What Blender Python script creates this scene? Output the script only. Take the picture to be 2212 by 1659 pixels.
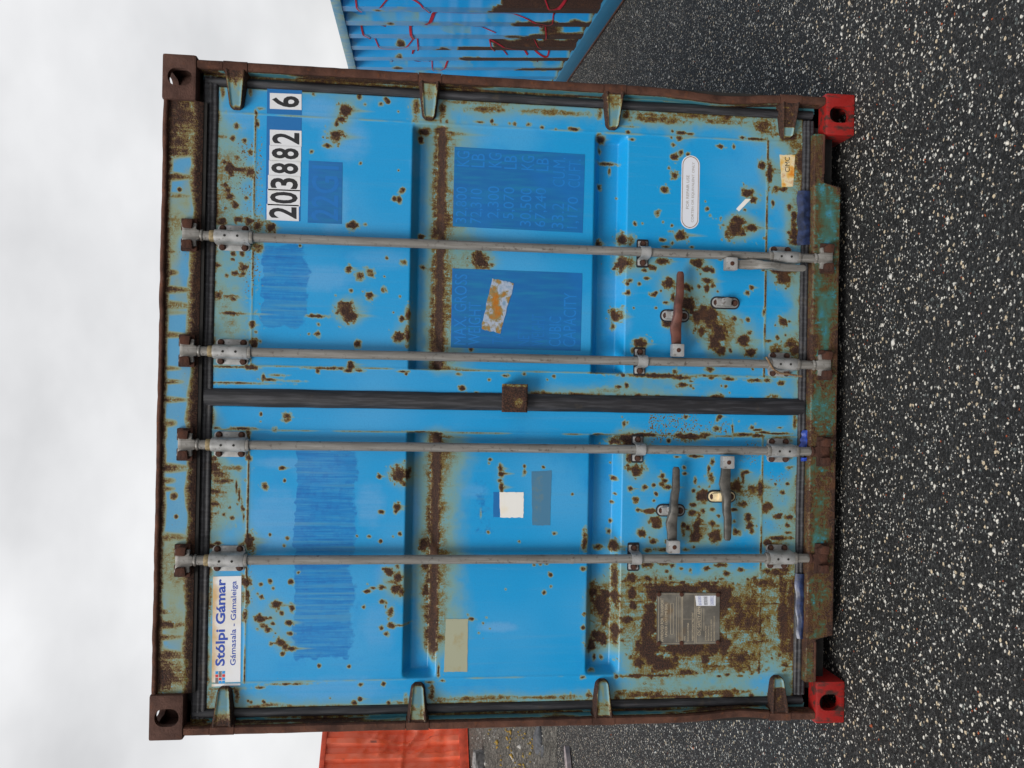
import bpy, bmesh, math, random
import numpy as np
from mathutils import Vector, Matrix
R = math.radians
random.seed(7); rng = np.random.default_rng(7)
scene = bpy.context.scene
for o in list(bpy.data.objects): bpy.data.objects.remove(o)
col = scene.collection

# ------------------------------------------------------------------ camera
FPX = 1900.0                                   # focal length in pixels of a 2212 px wide picture
CAM = np.array([0.05442, -3.23666, 1.69615])
RM = np.array([[0.99980998, 0.00442398, -0.01898494], [-0.0022061, 0.99332932, 0.11529088], [0.01936835, -0.11522709, 0.99315033]])
cd = bpy.data.cameras.new('camera'); cam = bpy.data.objects.new('camera', cd); col.objects.link(cam)
cd.sensor_fit = 'HORIZONTAL'; cd.sensor_width = 36; cd.lens = FPX / 2212 * 36; cd.clip_start = 0.05; cd.clip_end = 2000
right, fwd, up = RM[:, 0], RM[:, 1], RM[:, 2]  # the phone was held upright, the picture lies on its side
cam.matrix_world = Matrix(((-up[0], right[0], -fwd[0], CAM[0]), (-up[1], right[1], -fwd[1], CAM[1]), (-up[2], right[2], -fwd[2], CAM[2]), (0, 0, 0, 1)))
scene.camera = cam

# ------------------------------------------------------------------ sky, sun, exposure
SUN_EL, SUN_AZ = 46, 215                       # high, in front of the doors and to their left
world = bpy.data.worlds.new('World'); scene.world = world; world.use_nodes = True
wt = world.node_tree; wt.nodes.clear()
wo = wt.nodes.new('ShaderNodeOutputWorld')
sky = wt.nodes.new('ShaderNodeTexSky'); sky.sky_type = 'NISHITA'; sky.sun_disc = False
sky.sun_elevation = R(SUN_EL); sky.sun_rotation = R(SUN_AZ); sky.air_density = 1; sky.dust_density = 3
b1 = wt.nodes.new('ShaderNodeBackground'); b1.inputs[1].default_value = 0.06; wt.links.new(sky.outputs[0], b1.inputs[0])
tc = wt.nodes.new('ShaderNodeTexCoord'); mp = wt.nodes.new('ShaderNodeMapping'); mp.inputs['Scale'].default_value = (1.0, 1.0, 1.7)
mp.inputs['Location'].default_value = (1.85, 0.7, 0.35)
wt.links.new(tc.outputs['Generated'], mp.inputs[0])
nz = wt.nodes.new('ShaderNodeTexNoise'); nz.inputs['Scale'].default_value = 2.6; nz.inputs['Detail'].default_value = 5; nz.inputs['Roughness'].default_value = 0.5
wt.links.new(mp.outputs[0], nz.inputs['Vector'])
cr = wt.nodes.new('ShaderNodeValToRGB'); wt.links.new(nz.outputs[0], cr.inputs[0])
cr.color_ramp.elements[0].position = 0.34; cr.color_ramp.elements[0].color = (0.36, 0.36, 0.364, 1)
cr.color_ramp.elements[1].position = 0.68; cr.color_ramp.elements[1].color = (0.56, 0.56, 0.564, 1)
b2 = wt.nodes.new('ShaderNodeBackground'); b2.inputs[1].default_value = 1.0; wt.links.new(cr.outputs[0], b2.inputs[0])
mx = wt.nodes.new('ShaderNodeMixShader'); mx.inputs[0].default_value = 0.93
wt.links.new(b1.outputs[0], mx.inputs[1]); wt.links.new(b2.outputs[0], mx.inputs[2]); wt.links.new(mx.outputs[0], wo.inputs[0])
sd = bpy.data.lights.new('sun', 'SUN'); sd.energy = 1.5; sd.angle = R(25); sd.color = (1, 0.97, 0.92)
sun = bpy.data.objects.new('sun', sd); col.objects.link(sun)
sv = Vector((math.sin(R(SUN_AZ)) * math.cos(R(SUN_EL)), math.cos(R(SUN_AZ)) * math.cos(R(SUN_EL)), math.sin(R(SUN_EL))))
sun.rotation_euler = sv.to_track_quat('Z', 'Y').to_euler()
scene.view_settings.view_transform = 'Standard'; scene.view_settings.look = 'None'
scene.view_settings.gamma = 1; scene.view_settings.use_curve_mapping = False; scene.view_settings.exposure = 0.9
scene.render.resolution_x = 1024; scene.render.resolution_y = 768

# ------------------------------------------------------------------ measuring: picture (2212 wide) -> metres
def ray(x, y):
    x = np.asarray(x, float); y = np.asarray(y, float)
    u = (829.5 - y) / FPX; v = (x - 1106) / FPX
    return np.stack([RM[i, 0] * u + RM[i, 1] - RM[i, 2] * v for i in range(3)])
def at(x, y, Y=0.0):
    d = ray(x, y); t = (Y - CAM[1]) / d[1]
    return CAM[0] + d[0] * t, CAM[2] + d[2] * t            # X, Z on an upright plane
def atz(x, y, Z=0.0):
    d = ray(x, y); t = (Z - CAM[2]) / d[2]
    return CAM[0] + d[0] * t, CAM[1] + d[1] * t
MM = 0.00164                                               # metres a pixel on the doors

# ------------------------------------------------------------------ numpy value noise
def vnoise(x, y, seed=0):
    r = np.random.default_rng(seed).random((256, 256))
    xi = np.floor(x).astype(int); yi = np.floor(y).astype(int); fx = x - xi; fy = y - yi
    fx = fx * fx * (3 - 2 * fx); fy = fy * fy * (3 - 2 * fy)
    a = r[xi % 256, yi % 256]; b = r[(xi + 1) % 256, yi % 256]; c = r[xi % 256, (yi + 1) % 256]; d = r[(xi + 1) % 256, (yi + 1) % 256]
    return (a * (1 - fx) + b * fx) * (1 - fy) + (c * (1 - fx) + d * fx) * fy
def fnoise(x, y, seed=0, o=3):
    s = 0; a = 1; t = 0
    for i in range(o): s = s + a * vnoise(x * 2 ** i, y * 2 ** i, seed + i); t += a; a *= 0.5
    return s / t
def sstep(a, b, x):
    t = np.clip((x - a) / (b - a), 0, 1); return t * t * (3 - 2 * t)

# ------------------------------------------------------------------ materials
class NT:
    def __init__(s, name):
        s.m = bpy.data.materials.new(name); s.m.use_nodes = True; s.t = s.m.node_tree; s.t.nodes.clear()
        s.out = s.t.nodes.new('ShaderNodeOutputMaterial'); s.b = s.t.nodes.new('ShaderNodeBsdfPrincipled')
        s.t.links.new(s.b.outputs[0], s.out.inputs[0])
    def n(s, ty, **k):
        nd = s.t.nodes.new('ShaderNode' + ty)
        for a, v in k.items(): setattr(nd, a, v)
        return nd
    def set(s, sock, v):
        if isinstance(v, bpy.types.NodeSocket): s.t.links.new(v, sock)
        elif isinstance(v, (tuple, list)) and sock.type == 'RGBA': sock.default_value = (v[0], v[1], v[2], 1)
        else: sock.default_value = v
    def coord(s, scale=(1, 1, 1)):
        c = s.n('TexCoord'); m = s.n('Mapping'); m.inputs['Scale'].default_value = scale
        s.t.links.new(c.outputs['Object'], m.inputs[0]); return m.outputs[0]
    def noise(s, sc, det=4, ro=0.55, vec=None, scale=(1, 1, 1)):
        nd = s.n('TexNoise'); nd.inputs['Scale'].default_value = sc; nd.inputs['Detail'].default_value = det; nd.inputs['Roughness'].default_value = ro
        s.t.links.new(vec if vec else s.coord(scale), nd.inputs['Vector']); return nd.outputs[0]
    def math(s, op, a, b=0.0, c=0.0, clamp=False):
        nd = s.n('Math', operation=op, use_clamp=clamp)
        s.set(nd.inputs[0], a); s.set(nd.inputs[1], b)
        if op in ('MULTIPLY_ADD',): s.set(nd.inputs[2], c)
        return nd.outputs[0]
    def mix(s, f, a, b):
        nd = s.n('Mix', data_type='RGBA'); s.set(nd.inputs[0], f); s.set(nd.inputs[6], a); s.set(nd.inputs[7], b); return nd.outputs[2]
    def ramp(s, f, els, mode='LINEAR'):
        nd = s.n('ValToRGB'); nd.color_ramp.interpolation = mode; e = nd.color_ramp.elements
        while len(e) < len(els): e.new(0.5)
        for i, (p, c) in enumerate(els):
            e[i].position = p; e[i].color = (c, c, c, 1) if not isinstance(c, (tuple, list)) else (c[0], c[1], c[2], 1)
        s.set(nd.inputs[0], f); return nd.outputs[0]
    def rng(s, v, a, b, c=0.0, d=1.0):
        nd = s.n('MapRange', interpolation_type='SMOOTHSTEP'); s.set(nd.inputs[0], v)
        for i, q in enumerate((a, b, c, d)): nd.inputs[i + 1].default_value = q
        return nd.outputs[0]
    def attr(s, name):
        nd = s.n('Attribute', attribute_name=name); return nd.outputs['Fac']
    def bump(s, h, st=0.3, dist=0.003):
        nd = s.n('Bump'); nd.inputs['Strength'].default_value = st; nd.inputs['Distance'].default_value = dist
        s.set(nd.inputs['Height'], h); s.t.links.new(nd.outputs[0], s.b.inputs['Normal'])
    def fin(s, colr, rough=0.6, metal=0.0, spec=0.5):
        s.set(s.b.inputs['Base Color'], colr); s.set(s.b.inputs['Roughness'], rough); s.set(s.b.inputs['Metallic'], metal)
        s.set(s.b.inputs['Specular IOR Level'], spec); return s.m

BLUE = (0.006, 0.285, 0.61); PALE = (0.080, 0.345, 0.63); DEEP = (0.001, 0.230, 0.58)
def rusty_paint(name, blue=BLUE, pale=PALE, deep=DEEP, bias=0.0, amp=0.0, halo=(0.165, 0.30, 0.285), dot=0.55, olive=(0.165, 0.122, 0.032)):
    """old container paint: 'rust' = how far corroded, 'speck' = density of pin-point rust, 'patch' = rolled-over paint"""
    s = NT(name)
    co = s.coord(); rust = s.attr('rust'); speck = s.attr('speck'); patch = s.attr('patch'); pale_mask = s.attr('pale_mask')
    n1 = s.noise(48, 4, 0.62, co); n2 = s.noise(190, 3, 0.6, co); n3 = s.noise(1.9, 2, 0.5, co); n4 = s.noise(9, 3, 0.6, co)
    st = s.noise(1, 3, 0.6, None, (70, 70, 2.2))                    # vertical streaks
    st2 = s.noise(1, 3, 0.6, None, (160, 160, 9))
    base = s.mix(s.rng(n3, 0.40, 0.70, 0, 0.55), blue, pale)
    base = s.mix(s.rng(n4, 0.55, 0.8, 0, 0.5), base, deep)
    base = s.mix(s.math('MULTIPLY', s.math('MULTIPLY', pale_mask, s.rng(st, 0.2, 0.6, 0.45, 0.85)), 0.9, clamp=True), base, (0.13, 0.35, 0.62))  # blend to a paler blue where the mask is set, broken by streaks
    base = s.mix(s.rng(st, 0.5, 0.85, 0, 0.30), base, (0.09, 0.30, 0.50))
    base = s.mix(s.rng(n2, 0.40, 0.80, 0, 0.22), base, (0.004, 0.15, 0.40)); base = s.mix(s.rng(st2, 0.62, 0.82, 0, 0.35), base, (0.10, 0.34, 0.55))
    # rolled-over patches: darker coat with strokes
    pcol = s.ramp(st2, [(0.25, (0.002, 0.11, 0.36)), (0.5, (0.002, 0.17, 0.48)), (0.72, (0.03, 0.23, 0.47))])
    pcol = s.mix(s.rng(n1, 0.42, 0.70, 0, 0.6), pcol, (0.001, 0.10, 0.38))
    pcol = s.mix(s.rng(st, 0.48, 0.78, 0, 0.75), pcol, (0.085, 0.215, 0.27))
    pe = s.math('ADD', patch, s.math('MULTIPLY', s.math('SUBTRACT', n1, 0.5), 1.2))
    base = s.mix(s.math('MULTIPLY', s.rng(pe, 0.30, 0.70), s.rng(st, 0.25, 0.65, 0.95, 0.55)), base, pcol)
    g = s.rng(rust, 0.14, 0.50)                                      # ragged, eaten edges
    f = s.math('ADD', rust, s.math('MULTIPLY', s.math('SUBTRACT', n1, 0.5), s.math('MULTIPLY', g, 1.15)))
    f = s.math('ADD', f, s.math('MULTIPLY', s.math('SUBTRACT', n2, 0.5), s.math('MULTIPLY', g, 1.0)))
    f = s.math('ADD', f, s.math('MULTIPLY', s.math('SUBTRACT', st2, 0.5), s.math('MULTIPLY', g, 0.45)))
    if amp: f = s.math('ADD', f, s.math('MULTIPLY', s.math('SUBTRACT', n4, 0.5), amp))
    if bias: f = s.math('ADD', f, bias)
    sp = s.noise(150, 2, 0.5, co)
    thr = s.math('MULTIPLY_ADD', speck, -0.25, 0.73)
    spk = s.math('MULTIPLY', s.math('SUBTRACT', sp, thr), 4.2)
    spk = s.math('MINIMUM', s.math('MAXIMUM', spk, 0.0), 0.56)
    f = s.math('MAXIMUM', f, s.math('MULTIPLY', spk, s.rng(speck, 0.0, 0.06)))
    dots = s.math('MULTIPLY', s.math('SUBTRACT', s.noise(75, 1, 0.4, co), 0.80), 12.0)
    f = s.math('MAXIMUM', f, s.math('MINIMUM', s.math('MULTIPLY', s.math('MAXIMUM', dots, 0.0), dot), 0.6))
    rc = s.mix(s.rng(n2, 0.35, 0.7), (0.012, 0.006, 0.005), (0.072, 0.030, 0.017))
    rc = s.mix(s.rng(n4, 0.55, 0.75, 0, 0.6), rc, (0.105, 0.042, 0.014))
    m = s.rng(f, 0.07, 0.24); c = s.mix(m, base, halo)
    c = s.mix(s.rng(f, 0.20, 0.40), c, olive)
    c = s.mix(s.rng(f, 0.38, 0.54), c, (0.092, 0.044, 0.011))
    m2 = s.rng(f, 0.52, 0.72); c = s.mix(m2, c, rc)
    s.bump(s.math('ADD', s.math('MULTIPLY', n2, s.math('MULTIPLY_ADD', m2, 1.0, 0.03)), s.math('MULTIPLY', n1, s.math('MULTIPLY_ADD', m2, 0.7, 0.03))), 0.55, 0.004)
    return s.fin(c, s.math('MULTIPLY_ADD', m2, 0.47, 0.38), 0.0, 0.4)

def rust_mat(name, a=(0.045, 0.020, 0.014), b=(0.105, 0.046, 0.030), c=(0.20, 0.062, 0.018), orange=0.35):
    s = NT(name); co = s.coord()
    n1 = s.noise(14, 5, 0.6, co); n2 = s.noise(150, 5, 0.65, co); n3 = s.noise(45, 4, 0.6, co)
    k = s.mix(s.rng(n1, 0.3, 0.7), a, b); k = s.mix(s.rng(n3, 0.55, 0.75, 0, orange), k, c)
    k = s.mix(s.rng(n2, 0.58, 0.75, 0, 0.6), k, (0.016, 0.009, 0.008))
    s.bump(s.math('ADD', n2, n3), 0.7, 0.004); return s.fin(k, 0.85, 0, 0.25)
def plain(name, c, rough=0.6, metal=0.0, vary=0.25, sc=30, bump=0.15):
    s = NT(name); n = s.noise(sc, 4, 0.6)
    k = s.mix(s.rng(n, 0.3, 0.7), tuple(x * (1 - vary) for x in c), tuple(min(1, x * (1 + vary)) for x in c))
    if bump: s.bump(n, bump, 0.002)
    return s.fin(k, rough, metal)

M = {}
M['door'] = rusty_paint('door_paint')
M['header'] = rusty_paint('header_paint', (0.075, 0.28, 0.48), (0.14, 0.32, 0.43), (0.03, 0.23, 0.50), halo=(0.21, 0.27, 0.19))
M['sill'] = rusty_paint('sill_paint', (0.03, 0.21, 0.33), (0.06, 0.23, 0.30), (0.02, 0.19, 0.33), bias=0.0, amp=0.55, halo=(0.045, 0.125, 0.10), olive=(0.062, 0.070, 0.034))
M['hinge'] = rusty_paint('hinge_paint', (0.11, 0.23, 0.26), (0.17, 0.27, 0.25), (0.06, 0.20, 0.30), halo=(0.18, 0.24, 0.17))
M['inner'] = rusty_paint('post_inner_paint', (0.05, 0.20, 0.25), (0.09, 0.23, 0.23), (0.02, 0.17, 0.28), amp=0.6)
M['post'] = rust_mat('rusted_post')
M['cast'] = rust_mat('rusted_casting', (0.055, 0.027, 0.021), (0.098, 0.050, 0.038), (0.16, 0.055, 0.02), 0.2)
M['bolt'] = rust_mat('rusted_bolt', (0.030, 0.018, 0.016), (0.075, 0.036, 0.026), (0.13, 0.045, 0.018))
M['keeper'] = rust_mat('rusted_keeper', (0.028, 0.014, 0.011), (0.075, 0.030, 0.019), (0.13, 0.042, 0.016))
M['oxide'] = plain('red_oxide_primer', (0.095, 0.032, 0.022), 0.6, 0, 0.35, 25)
s = NT('red_casting_paint'); n = s.noise(28, 5, 0.65, None, (1, 1, 0.35)); n2 = s.noise(120, 4)
k = s.mix(s.rng(n, 0.47, 0.62), (0.27, 0.006, 0.004), (0.045, 0.016, 0.012)); s.bump(n2, 0.35, 0.003); M['redcast'] = s.fin(k, 0.6)
# zinc of the locking gear, dulled, with lengthwise dirt
s = NT('galvanised_steel'); a = s.noise(1, 5, 0.6, None, (110, 110, 6)); b = s.noise(55, 5, 0.65)
k = s.mix(s.rng(a, 0.35, 0.7), (0.175, 0.165, 0.150), (0.275, 0.265, 0.25)); k = s.mix(s.rng(b, 0.56, 0.70, 0, 0.8), k, (0.065, 0.05, 0.04))
k = s.mix(s.rng(s.noise(7, 3), 0.60, 0.72, 0, 0.7), k, (0.12, 0.06, 0.03))
s.bump(b, 0.2, 0.001); M['zinc'] = s.fin(k, 0.5, 0.25)
s = NT('bracket_zinc'); b = s.noise(70, 5, 0.65); a = s.noise(14, 4)
k = s.mix(s.rng(a, 0.35, 0.7), (0.22, 0.22, 0.215), (0.42, 0.42, 0.42)); k = s.mix(s.rng(b, 0.55, 0.70, 0, 0.85), k, (0.085, 0.065, 0.055))
s.bump(b, 0.25, 0.001); M['bracket'] = s.fin(k, 0.45, 0.25)
M['bronze'] = plain('bronze_collar', (0.25, 0.19, 0.10), 0.5, 0.3, 0.4, 50)
M['handle'] = plain('dull_steel_lever', (0.085, 0.080, 0.072), 0.5, 0.3, 0.4, 30)
M['cream'] = plain('cream_plastic', (0.62, 0.50, 0.30), 0.5, 0, 0.3, 25)
M['pad'] = plain('black_rubber_pad', (0.012, 0.012, 0.016), 0.6)
s = NT('door_gasket_rubber'); a = s.noise(1, 4, 0.6, None, (90, 90, 7)); b = s.noise(1, 4, 0.6, None, (7, 90, 90))
k = s.mix(s.rng(a, 0.4, 0.75), (0.012, 0.012, 0.015), (0.050, 0.050, 0.057)); k = s.mix(s.rng(s.noise(16, 5), 0.6, 0.72, 0, 0.5), k, (0.06, 0.045, 0.03))
s.bump(a, 0.3, 0.002); M['rubber'] = s.fin(k, 0.55)
M['dark'] = plain('dark_void', (0.012, 0.011, 0.010), 0.9)
M['navy'] = plain('dark_blue_plastic', (0.012, 0.022, 0.065), 0.35, 0, 0.6, 40, 0.5)
M['tapeblue'] = plain('bright_blue_tape', (0.008, 0.05, 0.36), 0.45, 0, 0.5, 40, 0.4)
M['rope'] = plain('brown_rope', (0.16, 0.10, 0.055), 0.9, 0, 0.5, 260, 0.6)
def vinyl(name, c, stain, amt=0.5, sc=14, rough=0.5):
    s = NT(name); n = s.noise(sc, 5, 0.6); n2 = s.noise(160, 3)
    k = s.mix(s.rng(n, 0.52, 0.72, 0, amt), c, stain); k = s.mix(s.rng(n2, 0.70, 0.78, 0, 0.6), k, tuple(x * 0.4 for x in c))
    s.bump(n, 0.15, 0.002); return s.fin(k, rough)
M['tile'] = vinyl('white_number_vinyl', (0.66, 0.67, 0.70), (0.52, 0.52, 0.38), 0.25, 22)
M['black'] = vinyl('black_number_ink', (0.010, 0.010, 0.013), (0.06, 0.06, 0.06), 0.3)
M['band'] = vinyl('dark_blue_vinyl', (0.001, 0.125, 0.37), (0.004, 0.16, 0.42), 0.5, 6)
s = NT('ghost_panel_blue'); a = s.noise(1, 4, 0.6, None, (60, 60, 6)); b = s.noise(5, 3)
k = s.mix(s.rng(a, 0.38, 0.75), (0.001, 0.115, 0.35), (0.003, 0.165, 0.36)); k = s.mix(s.rng(b, 0.4, 0.7, 0, 0.6), k, (0.001, 0.135, 0.44)); M['ghost'] = s.fin(k, 0.45)
M['ghosttext'] = vinyl('ghost_letter_blue', (0.003, 0.172, 0.52), (0.001, 0.140, 0.42), 0.8, 30)
M['gtext_faint'] = vinyl('ghost_letter_faint_blue', (0.001, 0.14, 0.45), (0.001, 0.125, 0.38), 0.8, 30)
M['gtext_dim'] = vinyl('ghost_letter_dim_blue', (0.001, 0.142, 0.45), (0.001, 0.125, 0.37), 0.8, 30)
M['logo'] = vinyl('white_sign_vinyl', (0.70, 0.71, 0.74), (0.58, 0.46, 0.25), 0.75, 8)
s = NT('white_sign_vinyl_stained'); cc = s.n('TexCoord'); sx = s.n('SeparateXYZ'); s.t.links.new(cc.outputs['Object'], sx.inputs[0]); n = s.noise(14, 4); n2 = s.noise(5, 3)
k = s.mix(s.math('MULTIPLY', s.rng(n2, 0.42, 0.62), 0.5), (0.70, 0.71, 0.74), (0.60, 0.52, 0.38))
ed = s.math('ADD', s.rng(sx.outputs[2], 2.335, 2.400), s.math('MULTIPLY', s.math('SUBTRACT', n, 0.5), 1.6)); k = s.mix(s.rng(ed, 0.35, 1.1, 0, 0.85), k, (0.52, 0.30, 0.07)); M['logo'] = s.fin(k, 0.5)
M['logoblue'] = vinyl('sign_blue_ink', (0.012, 0.055, 0.36), (0.02, 0.07, 0.40), 0.3)
M['sq_blue'] = plain('logo_light_blue', (0.01, 0.26, 0.62), 0.5, 0, .08, 30, 0); M['sq_red'] = plain('logo_red', (0.58, 0.015, 0.03), 0.5, 0, .08, 30, 0); M['sq_grey'] = plain('logo_grey', (0.15, 0.14, 0.15), 0.5, 0, .08, 30, 0)
M['pill'] = vinyl('pale_repair_vinyl', (0.64, 0.66, 0.72), (0.56, 0.55, 0.55), 0.4); M['brownink'] = plain('brown_ink', (0.24, 0.135, 0.055), 0.5, 0, .2, 30, 0); M['greyink'] = plain('grey_ink', (0.34, 0.31, 0.28), 0.5, 0, .2, 30, 0)
s = NT('rust_stained_label'); n = s.noise(26, 4, 0.6)
k = s.ramp(n, [(0.36, (0.60, 0.20, 0.015)), (0.48, (0.66, 0.42, 0.12)), (0.60, (0.68, 0.58, 0.38)), (0.75, (0.45, 0.16, 0.02))]); M['amber'] = s.fin(k, 0.5)
M['paper'] = vinyl('white_paper', (0.74, 0.73, 0.70), (0.74, 0.66, 0.50), 0.6, 12)
M['old'] = vinyl('yellowed_label', (0.33, 0.34, 0.24), (0.30, 0.22, 0.07), 0.8, 14)
M['greytape'] = vinyl('grey_blue_tape', (0.05, 0.17, 0.29), (0.10, 0.18, 0.22), 0.8, 30)
s = NT('foil_tape'); a = s.noise(22, 4, 0.6); b = s.noise(90, 4)
k = s.ramp(a, [(0.36, (0.42, 0.15, 0.015)), (0.47, (0.26, 0.21, 0.09)), (0.55, (0.40, 0.46, 0.58)), (0.7, (0.16, 0.28, 0.42))]); s.bump(b, 0.6, 0.003); M['foil'] = s.fin(k, 0.35, 0.2)
s = NT('stainless_data_plate'); a = s.noise(16, 5, 0.6); b = s.noise(9, 3)
k = s.mix(s.rng(a, 0.4, 0.7), (0.125, 0.115, 0.10), (0.21, 0.195, 0.165)); k = s.mix(s.rng(b, 0.58, 0.75, 0, 0.8), k, (0.22, 0.13, 0.05)); M['plate'] = s.fin(k, 0.5, 0.35)
M['etch'] = plain('etched_lettering', (0.50, 0.42, 0.30), 0.5, 0.1, .2, 40, 0)

# ------------------------------------------------------------------ mesh helpers
class MB:
    def __init__(s): s.v = []; s.f = []; s.mi = []
    def add(s, v, f, mi=0):
        o = len(s.v); s.v += [tuple(p) for p in v]; s.f += [tuple(i + o for i in q) for q in f]; s.mi += [mi] * len(f); return s
    def box(s, x0, x1, y0, y1, z0, z1, mi=0):
        v = [(x, y, z) for x in (x0, x1) for y in (y0, y1) for z in (z0, z1)]
        return s.add(v, [(0, 1, 3, 2), (4, 6, 7, 5), (0, 4, 5, 1), (2, 3, 7, 6), (0, 2, 6, 4), (1, 5, 7, 3)], mi)
    def prism(s, pts, y0, y1, mi=0):                        # polygon (x,z) counter-clockwise seen from -Y, thickness y0..y1 (y0 in front)
        n = len(pts); v = [(x, y0, z) for x, z in pts] + [(x, y1, z) for x, z in pts]
        f = [tuple(range(n)), tuple(range(2 * n - 1, n - 1, -1))] + [(i, i + n, (i + 1) % n + n, (i + 1) % n) for i in range(n)]
        return s.add(v, f, mi)
    def sweep(s, prof, z0, z1, mi=0, n=1):                  # closed profile (x,y) swept along Z
        m = len(prof); v = []
        for k in range(n + 1):
            z = z0 + (z1 - z0) * k / n; v += [(x, y, z) for x, y in prof]
        f = [(k * m + i, k * m + (i + 1) % m, (k + 1) * m + (i + 1) % m, (k + 1) * m + i) for k in range(n) for i in range(m)]
        f += [tuple(range(m - 1, -1, -1)), tuple(range(n * m, n * m + m))]
        return s.add(v, f, mi)
    def cyl(s, c, r, h, ax='z', n=16, r2=None, mi=0):       # from c along +axis by h
        r2 = r if r2 is None else r2; v = []
        for k, rr in ((0, r), (h, r2)):
            for i in range(n):
                a = 2 * math.pi * (i + 0.5) / n; p, q = rr * math.cos(a), rr * math.sin(a)
                v.append({'z': (c[0] + p, c[1] + q, c[2] + k), 'x': (c[0] + k, c[1] + p, c[2] + q), 'y': (c[0] + q, c[1] + k, c[2] + p)}[ax])
        f = [(i, (i + 1) % n, n + (i + 1) % n, n + i) for i in range(n)] + [tuple(range(n - 1, -1, -1)), tuple(range(n, 2 * n))]
        return s.add(v, f, mi)
    def tube(s, path, rad, n=8, mi=0):
        P = [Vector(p) for p in path]; v = []; k = len(P)
        for i, p in enumerate(P):
            t = (P[min(i + 1, k - 1)] - P[max(i - 1, 0)]).normalized(); a = t.cross(Vector((0.31, 0.9, 0.2))).normalized(); b = t.cross(a)
            r = rad[i] if isinstance(rad, (list, tuple)) else rad
            v += [p + a * r * math.cos(2 * math.pi * j / n) + b * r * math.sin(2 * math.pi * j / n) for j in range(n)]
        f = [(i * n + j, i * n + (j + 1) % n, (i + 1) * n + (j + 1) % n, (i + 1) * n + j) for i in range(k - 1) for j in range(n)]
        f += [tuple(range(n - 1, -1, -1)), tuple(range((k - 1) * n, k * n))]
        return s.add(v, f, mi)
    def loft(s, secs, mi=0):                                # list of equal-length closed sections
        m = len(secs[0]); v = [p for q in secs for p in q]; n = len(secs)
        f = [(k * m + i, k * m + (i + 1) % m, (k + 1) * m + (i + 1) % m, (k + 1) * m + i) for k in range(n - 1) for i in range(m)]
        f += [tuple(range(m - 1, -1, -1)), tuple(range((n - 1) * m, n * m))]
        return s.add(v, f, mi)
    def mesh(s, name, mats, smooth=38, bevel=0.0):
        me = bpy.data.meshes.new(name); me.from_pydata(s.v, [], s.f)
        for m in (mats if isinstance(mats, (list, tuple)) else [mats]): me.materials.append(m)
        if max(s.mi) > 0: me.polygons.foreach_set('material_index', s.mi)
        bm = bmesh.new(); bm.from_mesh(me); bmesh.ops.recalc_face_normals(bm, faces=bm.faces)
        if bevel:
            ed = [e for e in bm.edges if len(e.link_faces) == 2 and e.calc_face_angle(0) > R(35)]
            bmesh.ops.bevel(bm, geom=ed, offset=bevel, segments=2, profile=0.6, affect='EDGES', clamp_overlap=True)
        bm.to_mesh(me); bm.free()
        if smooth:
            me.polygons.foreach_set('use_smooth', [True] * len(me.polygons)); me.set_sharp_from_angle(angle=R(smooth))
        return me
    def build(s, name, mats, parent=None, smooth=38, bevel=0.0):
        return link(name, s.mesh(name, mats, smooth, bevel), parent)
def link(name, me, parent=None, loc=None, rot=None, label=None):
    o = bpy.data.objects.new(name, me); col.objects.link(o); o.parent = parent
    if loc: o.location = loc
    if rot: o.rotation_euler = rot
    if label: o['label'] = label
    return o
def thing(name, label, cat, loc=(0, 0, 0), rz=0.0, group=None):
    o = bpy.data.objects.new(name, None); col.objects.link(o); o.location = loc; o.rotation_euler = (0, 0, rz)
    o.empty_display_size = 0.2; o['label'] = label; o['category'] = cat
    if group: o['group'] = group
    return o
def tag(o, label=None, cat=None, kind=None, group=None):
    for k, v in (('label', label), ('category', cat), ('kind', kind), ('group', group)):
        if v: o[k] = v
    return o
def grid(name, P, mat, attrs=None, parent=None, smooth=True, close=False, flip=False):
    """P: (rows, cols, 3) points -> one sheet; attrs: float fields per point"""
    r, c = P.shape[:2]; i = np.arange(r * c).reshape(r, c)
    q = np.stack([i[:-1, :-1], i[:-1, 1:], i[1:, 1:], i[1:, :-1]], -1).reshape(-1, 4)
    if flip: q = q[:, ::-1]
    me = bpy.data.meshes.new(name); me.vertices.add(r * c); me.vertices.foreach_set('co', P.reshape(-1).astype(np.float32))
    me.loops.add(q.size); me.loops.foreach_set('vertex_index', np.ascontiguousarray(q).reshape(-1).astype(np.int32))
    me.polygons.add(len(q)); me.polygons.foreach_set('loop_start', (np.arange(len(q)) * 4).astype(np.int32))
    me.polygons.foreach_set('use_smooth', np.ones(len(q), bool) if smooth else np.zeros(len(q), bool))
    me.update(calc_edges=True); me.materials.append(mat)
    for k, a in (attrs or {}).items():
        at_ = me.attributes.new(k, 'FLOAT', 'POINT'); at_.data.foreach_set('value', np.ascontiguousarray(a).reshape(-1).astype(np.float32))
    return link(name, me, parent)
def setattr_f(me, name, fn):
    a = me.attributes.new(name, 'FLOAT', 'POINT')
    co = np.zeros(len(me.vertices) * 3, np.float32); me.vertices.foreach_get('co', co); co = co.reshape(-1, 3)
    a.data.foreach_set('value', np.asarray(fn(co), np.float32))
def rrect(x0, x1, z0, z1, r, n=4):
    p = []
    for cx, cz, a0 in ((x1 - r, z0 + r, -90), (x1 - r, z1 - r, 0), (x0 + r, z1 - r, 90), (x0 + r, z0 + r, 180)):
        for i in range(n + 1):
            a = R(a0 + 90 * i / n); p.append((cx + r * math.cos(a), cz + r * math.sin(a)))
    return p
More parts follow.
